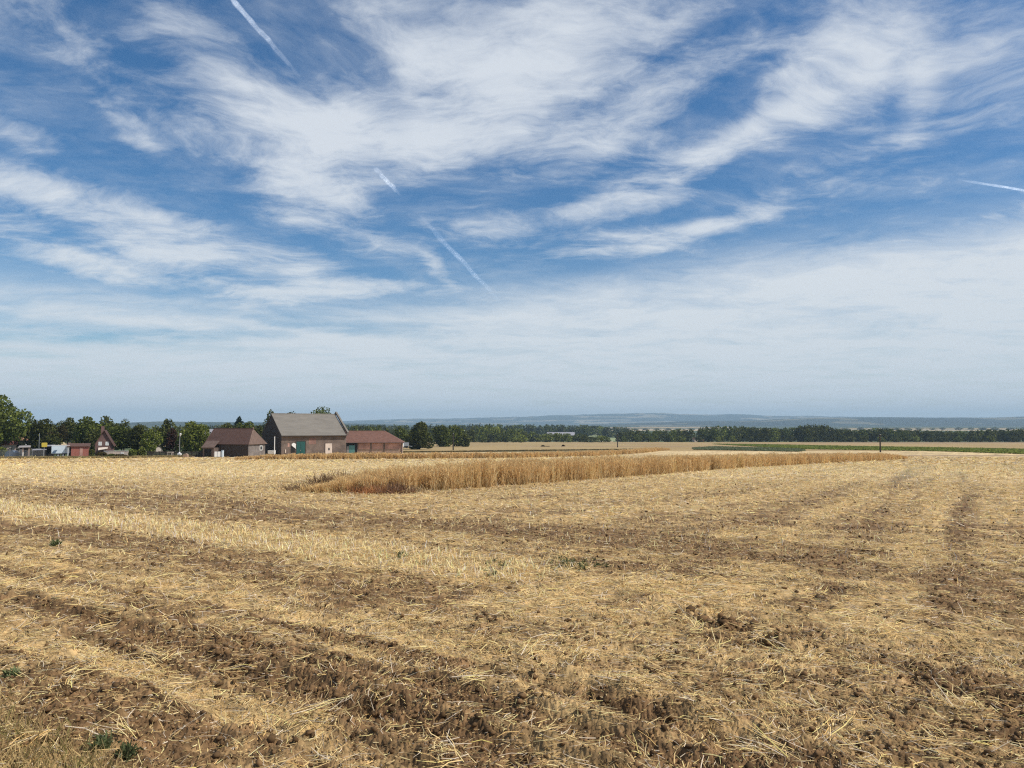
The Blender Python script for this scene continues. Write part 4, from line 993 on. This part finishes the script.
# mesh fence along the field edge
fe = empty('fence', place(22, 151.5), 0.02); tag(fe, 'grey green wire mesh fence along the field edge below the largest tree', 'fence')
mb = MB()
for k in range(28):
    z = 0.1 + k * 0.0
for k in range(9): mb.tube((-6.5, 0, 0.1 + k * 0.17), (4.6, 0, 0.1 + k * 0.17), 0.012, 0.012, 5)
for k in range(75): mb.tube((-6.5 + k * 0.15, 0.014, 0.05), (-6.5 + k * 0.15, 0.014, 1.5), 0.010, 0.010, 5)
mb.build('mesh_panel', M['grey_metal'], fe)
for k in range(6): MB().box(-6.5 + k * 2.2 - .04, -6.5 + k * 2.2 + .04, 0.03, 0.11, -0.3, 1.62).build('post', M['grey_metal'], fe)
o = empty('post', place(24.6, 149.5)); tag(o, 'short white marker post at the field edge before the mesh fence', 'post')
MB().box(-.06, .06, -.06, .06, -.2, 1.0).build('shaft', M['white'], o); MB().box(-.065, .065, -.065, .065, 1.003, 1.06).build('cap', M['white'], o)
# white garden wall
gw = empty('garden_wall', place(117, 156), 0.1); tag(gw, 'low whitewashed garden wall in front of the gabled house', 'wall')
MB().box(-2.3, 2.4, 0, 0.25, -0.3, 1.2).build('wall', M['cream'], gw); MB().box(-2.35, 2.45, -0.05, 0.30, 1.203, 1.27).build('coping', M['white'], gw)
MB().box(1.0, 1.6, -0.06, -0.003, -0.3, 1.0).build('pier', M['white'], gw)
# dark picket fence
df = empty('fence', place(178, 158), -0.02); tag(df, 'dark timber picket fence under the bright green tree', 'fence')
mb = MB()
for k in range(88):
    x = -6.2 + k * 0.145; mb.box(x, x + 0.10, 0, 0.03, 0.05, 1.15 + 0.06 * math.sin(k * 1.7))
mb.build('pickets', M['dark_wood'], df)
MB().box(-6.25, 6.6, 0.033, 0.08, 0.25, 0.35).build('rail', M['dark_wood'], df); MB().box(-6.25, 6.6, 0.033, 0.08, 0.85, 0.95).build('rail', M['dark_wood'], df)
for k in range(6): MB().box(-6.2 + k * 2.55 - .06, -6.2 + k * 2.55 + .06, 0.083, 0.2, -0.3, 1.2).build('post', M['dark_wood'], df)
# lamp post
la = empty('street_lamp', place(180.6, 156.5)); tag(la, 'pale street lamp with a white head before the bright green tree', 'street lamp')
MB().tube((0, 0, 0), (0, 0, 4.25), 0.075, 0.05, 10).build('post', M['grey_metal'], la)
hd = MB().tube((0.05, 0, 4.25), (0.15, 0, 4.75), 0.10, 0.22, 12); hd.tube((0.15, 0, 4.75), (0.17, 0, 4.85), 0.22, 0.08, 12); hd.build('lamp_head', M['white'], la)
MB().box(-0.35, 0.35, -0.3, 0.3, -0.2, 0.75).tube((0, 0, 0.75), (0, 0, 1.0), 0.3, 0.08, 10).build('base', M['white'], la)
# garden table
tb = empty('table', place(171.5, 156)); tag(tb, 'small pale garden table left of the street lamp', 'table')
MB().box(-0.55, 0.55, -0.4, 0.4, 0.95, 1.05).build('table_top', M['cream'], tb)
for sx in (-0.4, 0.4):
    for sy in (-0.3, 0.3): MB().box(sx - .05, sx + .05, sy - .05, sy + .05, -0.1, 0.947).build('leg', M['cream'], tb)
mb = MB(); mb.prism([(-0.5, 0), (0.5, 0), (0.42, 0.55), (0.1, 0.75), (-0.4, 0.6)], 'y', -0.3, 0.3)
tag(mb.build('log_pile', M['pale_brick'], None), 'small brown wood pile right of the street lamp', 'wood pile').location = place(187, 155.5)

# ------------------------------------------------------------------ far buildings
hl = empty('farm_hall', place(561, 900), 0.0); tag(hl, 'long pale roofed farm hall among the trees at mid distance', 'farm hall')
MB().box(-16, 16, 0, 14, -1, 4.5).build('wall', M['dark_wood'], hl)
MB().slab([(-16.5, -0.6, 4.6), (16.5, -0.6, 4.6), (16.5, 7, 8.2), (-16.5, 7, 8.2)], 0.3).slab([(-16.5, 14.6, 4.6), (16.5, 14.6, 4.6), (16.5, 7.01, 8.2), (-16.5, 7.01, 8.2)], 0.3).build('roof', M['pale_roof'], hl)
for k in range(4): MB().box(-13 + k * 7.2, -9 + k * 7.2, -0.12, -0.005, 0, 3.8).build('door', M['dark'], hl)
gable_house('house', 'tan gabled house between the trees near the leftmost pole', 461.5, 560, 4.2, 8, 4.6, 7.6, M['cream'], M['orange_tiles'], 0.3, windows=((0.0, 2.4, 1.2, 1.4, M['white']),))
gable_house('hut', 'tiny cream hut in the gap of the long valley row', 695.8, 612, 2.9, 4, 2.6, 3.6, M['cream'], M['red_tiles'], 0.2, cat='hut', windows=((0.0, 0.9, 1.0, 1.2, M['grey_wall']),))
gable_house('shed', 'small rusty red shed touching the cream hut', 701.5, 616, 3.4, 4, 2.0, 2.9, M['red_shed'], M['rust_roof'], -0.2, cat='shed', windows=((0.0, 0.7, 0.8, 0.8, M['dark']),))

# ------------------------------------------------------------------ utility poles
def pole(u, vb, H, label):
    g = ground_at(u, vb); t = empty('utility_pole', (g[0], g[1], float(base_z(g[1])))); tag(t, label, 'utility pole', 'wooden utility poles in the fields')
    MB().tube((0, 0, -0.5), (0, 0, H), 0.22, 0.17, 10).build('shaft', M['pole_wood'], t)
    MB().tube((0, 0, H), (0, 0, H + 0.12), 0.14, 0.05, 10).build('cap', M['grey_metal'], t)
    for s in (-1, 1): MB().tube((0.12 * s, -0.02, H - 0.35), (0.26 * s, -0.02, H - 0.22), 0.045, 0.06, 8).build('insulator', M['dark_wood'], t)
pole(453.2, 450.2, 5.4, 'dark wooden pole beyond the dark round tree, leftmost of the three poles')
pole(617.6, 447.4, 5.6, 'dark wooden pole in the far stubble field, middle of the three poles')
pole(880.4, 452.2, 5.0, 'dark wooden pole beside the dark green crop, rightmost of the three poles')

# ------------------------------------------------------------------ green crops
def crop(name, label, pts_px, h, lm, n, leaf, cat='crop'):
    P = line_px(pts_px)
    lo = P.min(0); hi = P.max(0)
    out = np.zeros((0, 2))
    while len(out) < n:
        q = RNG.uniform(lo, hi, (n * 3, 2)); ins = np.zeros(len(q), bool)
        j = len(P) - 1
        for i in range(len(P)):
            xi, yi = P[i]; xj, yj = P[j]
            ins ^= ((yi > q[:, 1]) != (yj > q[:, 1])) & (q[:, 0] < (xj - xi) * (q[:, 1] - yi) / (yj - yi + 1e-12) + xi); j = i
        out = np.concatenate([out, q[ins]])
    out = out[:n]; m = n
    p = np.stack([out[:, 0], out[:, 1], base_z(out[:, 1]) + RNG.uniform(0.05, h, m)], 1)
    a = RNG.normal(0, 1, (m, 3)); a[:, 2] *= 0.22; a /= np.linalg.norm(a, axis=1, keepdims=True)
    b = np.stack([-a[:, 1], a[:, 0], RNG.normal(0, 0.3, m)], 1); b /= np.linalg.norm(b, axis=1, keepdims=True)
    s = leaf * RNG.uniform(0.6, 1.2, m)[:, None]
    V = np.stack([p - a * s * .5, p + b * s * .4, p + a * s * .5, p - b * s * .4], 1).reshape(-1, 3)
    tag(link(name, np_mesh(name, V, Q=np.arange(m * 4).reshape(m, 4), mats=M[lm])), label, cat, kind='stuff')
crop('green_crop', 'dark green leafy crop in a long strip across the far right field', [(712, 444.2), (760, 444.6), (840, 446.4), (930, 447.8), (1120, 451.5), (1120, 457.0), (1024, 454.2), (930, 451.2), (800, 449.2)], 0.35, 'crop_dark', 60000, 0.8)
crop('green_crop', 'blue green leafy crop patch, small, at the left tip of the dark green strip', [(692, 448.3), (715, 447.0), (800, 449.2), (806, 451.0), (798, 451.9), (745, 450.8), (694, 449.8)], 0.4, 'crop_blue', 22000, 0.6)

# ------------------------------------------------------------------ hills
def hill_range(name, label, prof, Yr, Y0, Y1, seed, tints, rough=6.0):
    us = np.arange(prof[0][0], prof[-1][0], 2.5)
    vt = np.interp(us, [p[0] for p in prof], [p[1] for p in prof])
    vt = vt - 0.55 * fbm(us * 0.022, us * 0 + seed, 4, seed + 5) * (425.5 - vt) / 8
    rows = np.concatenate([np.linspace(Y0, Yr, 26), np.linspace(Yr, Y1, 8)[1:]])
    V = np.empty((len(rows), len(us), 3)); C = np.empty((len(rows), len(us), 3))
    for i, Yv in enumerate(rows):
        X = (us - CX) / F * Yr * (0.35 + 0.65 * Yv / Yr)
        zt = EYE + (HOR - vt) / F * Yr
        t = (Yv - Y0) / (Yr - Y0) if Yv <= Yr else 1 - (Yv - Yr) / (Y1 - Yr)
        prof_t = t * t * (3 - 2 * t)
        zb = base_z(Yv) - 6
        n = fbm(X * 0.0011, np.full_like(X, Yv * 0.0011), 4, seed)
        zz = zb + (zt - zb) * prof_t + n * rough * 4 * t * (1 - t) + rough * 0.35 * noise(X * 0.006, np.full_like(X, Yv * 0.004), seed + 3) * prof_t
        V[i, :, 0] = X; V[i, :, 1] = Yv; V[i, :, 2] = zz
        f = fbm(X * 0.0016, np.full_like(X, Yv * 0.0035), 4, seed + 9)
        C[i] = np.array(tints[0]) * (1 + 0.4 * n)[:, None]
        m = f > tints[2]; C[i][m] = np.array(tints[1])
    nr, nc = len(rows), len(us); idx = np.arange(nr * nc).reshape(nr, nc)
    Q = np.stack([idx[:-1, :-1].ravel(), idx[:-1, 1:].ravel(), idx[1:, 1:].ravel(), idx[1:, :-1].ravel()], 1)
    tag(link(name, np_mesh(name, V.reshape(-1, 3), Q=Q, mats=M['hill'], colors=np.clip(C.reshape(-1, 3), .01, .8), cname='land', smooth=True)), label, 'hills', kind='structure')
# the far range
hill_range('hills', 'long blue hazy range of hills along the horizon', [(-500, 425), (-100, 424), (150, 423.5), (330, 421.5), (380, 419.8), (420, 418.6), (450, 418.8), (480, 417.8), (520, 416.8), (560, 415.4), (600, 414.2), (640, 413.2), (665, 413.6), (700, 415), (738, 414.2), (765, 416.2), (800, 415.8), (830, 416.5), (900, 417.5), (1024, 417.5), (1200, 417), (1600, 420)],
           9800, 7000, 11500, 61, ((0.028, 0.042, 0.030), (0.26, 0.22, 0.14), 0.22), 14)
hill_range('wooded_ridge', 'darker wooded ridge in front of the blue hills at right', [(560, 425.5), (620, 424), (680, 421.5), (720, 421.0), (760, 420.2), (790, 418.6), (830, 417.6), (880, 417.4), (930, 417.8), (980, 418), (1024, 416.6), (1100, 415.5), (1300, 418), (1500, 424)],
           5600, 4300, 6600, 62, ((0.022, 0.032, 0.018), (0.14, 0.125, 0.07), 0.26), 5)
hill_range('wooded_hill', 'low dark wooded hill on the horizon behind the village', [(-400, 426), (-150, 424), (0, 423.5), (110, 423.6), (135, 422.4), (160, 421.6), (200, 422.0), (240, 422.2), (280, 422.6), (340, 423.2), (400, 425), (430, 426)],
           3600, 2900, 4300, 63, ((0.022, 0.034, 0.018), (0.06, 0.07, 0.035), 0.3), 3)

# ------------------------------------------------------------------ haze
hb = MB().box(-13600, 13600, -13600, 13600, -17.5, 230)
hm = bpy.data.materials.new('haze'); t, N, L = nodes_of(hm)
ho = N.new('ShaderNodeOutputMaterial'); pv = N.new('ShaderNodeVolumePrincipled')
pv.inputs['Color'].default_value = (0.60, 0.83, 1.0, 1); pv.inputs['Density'].default_value = 1.25e-4; pv.inputs['Anisotropy'].default_value = 0.0
L.new(pv.outputs[0], ho.inputs['Volume'])
tag(hb.build('haze', hm, None), 'thin blue summer haze over the valley', 'haze', kind='stuff')

# ------------------------------------------------------------------ contrails
def contrail_mat():
    m = bpy.data.materials.new('ice cloud trail'); t, N, L = nodes_of(m)
    out = N.new('ShaderNodeOutputMaterial'); lw = N.new('ShaderNodeLayerWeight'); lw.inputs[0].default_value = 0.5
    inv = N.new('ShaderNodeMath'); inv.operation = 'SUBTRACT'; inv.inputs[0].default_value = 1.0; L.new(lw.outputs['Facing'], inv.inputs[1])
    pw = N.new('ShaderNodeMath'); pw.operation = 'POWER'; pw.inputs[1].default_value = 2.6; L.new(inv.outputs[0], pw.inputs[0])
    tc = N.new('ShaderNodeTexCoord'); nz = N.new('ShaderNodeTexNoise'); nz.inputs['Scale'].default_value = 0.0022; nz.inputs['Detail'].default_value = 6; nz.inputs['Roughness'].default_value = 0.65
    L.new(tc.outputs['Object'], nz.inputs['Vector'])
    mr = N.new('ShaderNodeMapRange'); mr.inputs[1].default_value = 0.35; mr.inputs[2].default_value = 0.65; mr.inputs[3].default_value = 0.30; mr.inputs[4].default_value = 1.0; L.new(nz.outputs['Fac'], mr.inputs[0])
    mu = N.new('ShaderNodeMath'); mu.operation = 'MULTIPLY'; L.new(pw.outputs[0], mu.inputs[0]); L.new(mr.outputs[0], mu.inputs[1])
    fa = N.new('ShaderNodeAttribute'); fa.attribute_name = 'fade'; mu2 = N.new('ShaderNodeMath'); mu2.operation = 'MULTIPLY'; mu2.use_clamp = True; L.new(mu.outputs[0], mu2.inputs[0]); L.new(fa.outputs['Fac'], mu2.inputs[1]); mu = mu2
    tr = N.new('ShaderNodeBsdfTransparent'); d = N.new('ShaderNodeBsdfDiffuse'); d.inputs[0].default_value = (0.9, 0.92, 0.95, 1); tl = N.new('ShaderNodeBsdfTranslucent'); tl.inputs[0].default_value = (0.9, 0.92, 0.95, 1)
    m1 = N.new('ShaderNodeAddShader'); L.new(d.outputs[0], m1.inputs[0]); L.new(tl.outputs[0], m1.inputs[1])
    m2 = N.new('ShaderNodeMixShader'); L.new(mu.outputs[0], m2.inputs[0]); L.new(tr.outputs[0], m2.inputs[1]); L.new(m1.outputs[0], m2.inputs[2]); L.new(m2.outputs[0], out.inputs[0])
    return m
CM = contrail_mat()
def contrail(p0, p1, r, label, strength=1.0, bleeds=0):
    k = 48; V = []; n = 16; FD = []
    def at(u, v):
        d = ray(u, v); return np.array([0, 0, EYE]) + d * (9000.0 / d[2])
    a, b = at(*p0), at(*p1)
    ax = (b - a) / np.linalg.norm(b - a); s1 = np.cross(ax, [0, 0, 1.0]); s1 /= np.linalg.norm(s1); s2 = np.cross(s1, ax)
    for i in range(k + 1):
        t_ = i / k; c = a + (b - a) * t_ + s1 * r * 0.5 * float(noise(np.array([t_ * 7]), np.array([p0[0] * 1.0]), 5)[0]); rr = r * (0.25 + 0.75 * min(1, 8 * t_) * min(1, 4 * (1 - t_)) ) * (1 + 0.25 * float(noise(np.array([t_ * 19]), np.array([3.3]), 6)[0]))
        for j in range(n):
            th = 2 * math.pi * j / n; V.append(c + s1 * rr * math.cos(th) + s2 * rr * math.sin(th)); FD.append(strength * min(1.0, 3.5 * t_, 2.2 * (1 - t_)) if not bleeds else strength * min(1.0, 1.5 * (1 - t_) if bleeds == 1 else 3.0 * t_))
    Q = [(i * n + j, i * n + (j + 1) % n, (i + 1) * n + (j + 1) % n, (i + 1) * n + j) for i in range(k) for j in range(n)]
    tag(link('contrail', np_mesh('contrail', np.array(V), Q=np.array(Q), mats=CM, smooth=True, colors=np.repeat(np.array(FD)[:, None], 3, 1), cname='fade')), label, 'contrail', 'contrails in the sky')
contrail((222, -12), (303, 80), 66, 'long white contrail leaving the top edge of the picture', 0.8, 1)
contrail((372, 165), (402, 197), 90, 'short faint contrail piece below the large white cloud', 1.3)
contrail((416, 212), (508, 310), 150, 'white contrail slanting down towards the pale band of cloud above the farm', 1.9)
contrail((954, 179), (1085, 200), 52, 'thin bright contrail at the right edge of the sky', 1.0, 2)

# ------------------------------------------------------------------ sky, sun, camera
SUN_EL = math.radians(50.0); SUN_AZ = math.radians(104.0)   # azimuth clockwise from the view direction
W = bpy.data.worlds.new('World'); SC.world = W; W.use_nodes = True
t = W.node_tree; N = t.nodes; L = t.links; N.clear()
def nd(kind, **kw):
    n = N.new(kind)
    for k, v in kw.items(): setattr(n, k, v)
    return n
def mth(op, a, b=None, c=None, clamp=False):
    n = nd('ShaderNodeMath', operation=op, use_clamp=clamp)
    for i, q in enumerate((a, b, c)):
        if q is None: continue
        if isinstance(q, (int, float)): n.inputs[i].default_value = q
        else: L.new(q, n.inputs[i])
    return n.outputs[0]
def rng_(v, a, b, c=0.0, d=1.0, mode='SMOOTHSTEP'):
    n = nd('ShaderNodeMapRange', interpolation_type=mode); L.new(v, n.inputs[0])
    for i, q in enumerate((a, b, c, d)): n.inputs[i + 1].default_value = q
    return n.outputs[0]
wo = nd('ShaderNodeOutputWorld'); bg = nd('ShaderNodeBackground'); bg.inputs[1].default_value = 0.11
sky = nd('ShaderNodeTexSky', sky_type='NISHITA'); sky.sun_disc = False; sky.sun_elevation = SUN_EL; sky.sun_rotation = SUN_AZ
sky.altitude = 200; sky.air_density = 1.0; sky.dust_density = 0.6; sky.ozone_density = 3.0
tc = nd('ShaderNodeTexCoord'); sep = nd('ShaderNodeSeparateXYZ'); L.new(tc.outputs['Generated'], sep.inputs[0])
dx, dy, dz = sep.outputs
az = mth('ARCTAN2', dx, dy); el = mth('ARCSINE', dz)
zp = mth('ADD', mth('MAXIMUM', dz, 0.0), 0.10)
cp = nd('ShaderNodeCombineXYZ'); L.new(mth('DIVIDE', dx, zp), cp.inputs[0]); L.new(mth('DIVIDE', dy, zp), cp.inputs[1])
ae = nd('ShaderNodeCombineXYZ'); L.new(az, ae.inputs[0]); L.new(el, ae.inputs[1])
def nz(vec, scale, detail=6, rough=0.55, dist=0.0, rot=0.0, sx=1.0, sy=1.0, off=(0, 0, 0)):
    mp = nd('ShaderNodeMapping'); mp.inputs['Scale'].default_value = (sx, sy, 1); mp.inputs['Rotation'].default_value = (0, 0, rot); mp.inputs['Location'].default_value = off
    L.new(vec, mp.inputs[0]); n = nd('ShaderNodeTexNoise'); n.inputs['Scale'].default_value = scale; n.inputs['Detail'].default_value = detail; n.inputs['Roughness'].default_value = rough; n.inputs['Distortion'].default_value = dist
    L.new(mp.outputs[0], n.inputs['Vector']); return n
# bend the sky coordinates a little so that cloud edges curl
wn = nz(cp.outputs[0], 1.3, 4, 0.5, off=(3, 1, 0))
wv = nd('ShaderNodeVectorMath', operation='SUBTRACT'); L.new(wn.outputs['Color'], wv.inputs[0]); wv.inputs[1].default_value = (0.5, 0.5, 0.5)
w2 = nd('ShaderNodeVectorMath', operation='MULTIPLY'); L.new(wv.outputs[0], w2.inputs[0]); w2.inputs[1].default_value = (0.13, 0.075, 0)
aw_ = nd('ShaderNodeVectorMath', operation='ADD'); L.new(ae.outputs[0], aw_.inputs[0]); L.new(w2.outputs[0], aw_.inputs[1])
w3 = nd('ShaderNodeVectorMath', operation='MULTIPLY'); L.new(wv.outputs[0], w3.inputs[0]); w3.inputs[1].default_value = (0.6, 0.6, 0)
cw = nd('ShaderNodeVectorMath', operation='ADD'); L.new(cp.outputs[0], cw.inputs[0]); L.new(w3.outputs[0], cw.inputs[1])
def sky_dir(u, v):
    r = ray(u, v); r = r / np.linalg.norm(r); return math.atan2(r[0], r[1]), math.asin(r[2])
BLOBS = [ # clouds: photo point, half sizes, tilt (deg, + falls to the right), weight
    (262, 122, 125, 44, 32, .85), (375, 140, 95, 36, 5, .75), (320, 195, 75, 26, 15, .5), (470, 95, 100, 58, -15, .72), (570, 62, 95, 66, -22, .74), (665, 98, 85, 22, -25, .55), (560, 28, 120, 34, 0, .28), (430, 40, 70, 30, 10, .4),
    (575, 156, 85, 20, -3, .65), (620, 194, 86, 20, -15, .95), (712, 162, 60, 14, -28, .5), (790, 122, 80, 21, -10, .65), (864, 46, 90, 48, 8, .8), (830, 78, 60, 24, 30, .4), (906, 112, 14, 40, 10, .4), (990, 48, 80, 16, -22, .4), (960, 120, 120, 40, -10, .22),
    (48, 192, 80, 28, 4, .75), (22, 178, 50, 18, 25, .4), (70, 257, 70, 17, 12, .8), (168, 232, 58, 22, 5, .7), (232, 276, 120, 40, 6, .72), (345, 285, 90, 12, 2, .7), (310, 225, 60, 14, 15, .35),
    (405, 249, 36, 10, 8, .65), (442, 274, 34, 9, 38, .6), (495, 234, 66, 20, 2, .7), (520, 206, 70, 12, -4, .35), (640, 240, 78, 15, -7, .75), (720, 226, 80, 12, -12, .4),
    (90, 50, 110, 22, 38, .30), (30, 18, 90, 20, 20, .25), (98, 100, 30, 9, 20, .6), (125, 133, 26, 9, 10, .65), (10, 120, 50, 14, 10, .45), (480, 8, 80, 12, 0, .3), (200, 30, 90, 22, 35, .28),
    (980, 228, 140, 20, -6, .55), (850, 245, 150, 18, -6, .4), (690, 20, 60, 12, -20, .3), (700, 60, 70, 20, -20, .25), (820, 185, 110, 18, -12, .25),
]
HOLES = [
    (384, 92, 44, 20, 50, .40), (60, 337, 90, 14, 0, .75), (330, 322, 130, 7, 3, .5), (200, 333, 80, 6, 0, .45), (300, 304, 60, 7, 4, .4), (440, 300, 70, 10, 0, .35), (560, 268, 90, 9, -3, .5), (390, 270, 60, 8, 5, .4),
]
def blob_sum(L_):
    tot = None
    for (u, v, hw, hh, ang, wt) in L_:
        a0, e0 = sky_dir(u, v)
        mp = nd('ShaderNodeMapping', vector_type='TEXTURE')
        mp.inputs['Location'].default_value = (a0, e0, 0); mp.inputs['Rotation'].default_value = (0, 0, math.radians(-ang)); mp.inputs['Scale'].default_value = (hw / F * 1.15, hh / F * 1.15, 1)
        L.new(aw_.outputs[0], mp.inputs[0])
        ln = nd('ShaderNodeVectorMath', operation='LENGTH'); L.new(mp.outputs[0], ln.inputs[0])
        val = rng_(ln.outputs['Value'], 1.38, 0.12, 0.0, wt)
        tot = val if tot is None else mth('ADD', tot, val)
    return tot
tot = blob_sum(BLOBS); hole = blob_sum(HOLES)
# streaky cirrus texture on the cloud layer
s1 = nz(cw.outputs[0], 1.3, 10, 0.60, 0.15, rot=math.radians(20), sx=1.0, sy=1.5)
s2 = nz(cw.outputs[0], 4.2, 9, 0.66, 0.1, rot=math.radians(10), sx=1.1, sy=1.35, off=(5, 2, 0))
s3 = nz(cw.outputs[0], 11.0, 8, 0.66, 0.2, rot=math.radians(8), sx=1.0, sy=1.5, off=(1, 7, 0))
tex = mth('ADD', mth('ADD', mth('MULTIPLY', s1.outputs['Fac'], 0.54), mth('MULTIPLY', s2.outputs['Fac'], 0.33)), mth('MULTIPLY', s3.outputs['Fac'], 0.13))
texc = rng_(tex, 0.365, 0.635, -0.5, 0.5, 'LINEAR')
e_px = lambda v: math.atan((HOR - v) / F)
veil_az = rng_(az, -0.35, 0.60, 0.0, 1.0)
veil_top = mth('ADD', el, mth('MULTIPLY', veil_az, -0.075))
veil = rng_(veil_top, e_px(278), e_px(345), 0.0, 0.95)
big = rng_(dy, -0.2, 0.6, 0.32, 0.0)         # loose cloud elsewhere in the sky
cov = mth('ADD', mth('ADD', mth('MULTIPLY', tot, 0.82), big), mth('MULTIPLY', texc, 1.25))
cl = rng_(cov, -0.08, 1.18, 0.0, 0.94)
vl = mth('ADD', veil, mth('MULTIPLY', mth('MULTIPLY', texc, 0.6), rng_(veil, 0.0, 0.4, 0, 1)), clamp=True)
hole = mth('MULTIPLY', hole, rng_(texc, -0.25, 0.45, 1.35, 0.45, 'LINEAR'), clamp=True)
dens = mth('MULTIPLY', mth('MAXIMUM', cl, vl), mth('SUBTRACT', 1.0, hole))
thin = mth('MULTIPLY', rng_(texc, -0.3, 0.5, 0.0, 1.0), 0.27)
dens = mth('MAXIMUM', dens, thin)
# cloud colour: lit white, greyer towards the horizon
cc = nd('ShaderNodeMix', data_type='RGBA'); L.new(rng_(el, 0.02, 0.34), cc.inputs[0]); cc.inputs[6].default_value = (5.5, 6.0, 6.4, 1); cc.inputs[7].default_value = (5.7, 6.1, 6.6, 1)
hs = nd('ShaderNodeHueSaturation'); hs.inputs['Saturation'].default_value = 1.30; hs.inputs['Value'].default_value = 0.82; L.new(sky.outputs[0], hs.inputs['Color'])
mx = nd('ShaderNodeMix', data_type='RGBA'); L.new(dens, mx.inputs[0]); L.new(hs.outputs[0], mx.inputs[6]); L.new(cc.outputs[2], mx.inputs[7])
L.new(mx.outputs[2], bg.inputs[0]); L.new(bg.outputs[0], wo.inputs[0])

sl = bpy.data.lights.new('sun', 'SUN'); sl.energy = 4.0; sl.angle = math.radians(0.5); sl.color = (1.0, 0.95, 0.87)
so = bpy.data.objects.new('sun', sl); COL.objects.link(so)
sd = Vector((math.sin(SUN_AZ) * math.cos(SUN_EL), math.cos(SUN_AZ) * math.cos(SUN_EL), math.sin(SUN_EL)))
so.rotation_euler = sd.to_track_quat('Z', 'Y').to_euler(); so.location = (0, 0, 400)

cd = bpy.data.cameras.new('camera'); cd.sensor_width = 36.0; cd.lens = 36.0 * F / 1024.0; cd.clip_start = 0.1; cd.clip_end = 200000
co = bpy.data.objects.new('camera', cd); COL.objects.link(co); co.location = (0, 0, EYE); co.rotation_euler = (math.pi / 2 + PITCH, 0, 0)
SC.camera = co
SC.view_settings.view_transform = 'Standard'; SC.view_settings.look = 'None'; SC.view_settings.exposure = 0.2; SC.view_settings.gamma = 1.0
cy = SC.cycles
SC.render.engine = 'CYCLES'
cy.max_bounces = 6; cy.diffuse_bounces = 3; cy.glossy_bounces = 2; cy.transmission_bounces = 3; cy.transparent_max_bounces = 8; cy.volume_bounces = 0
cy.sample_clamp_indirect = 4.0
cy.use_denoising = False
cy.filter_width = 1.2
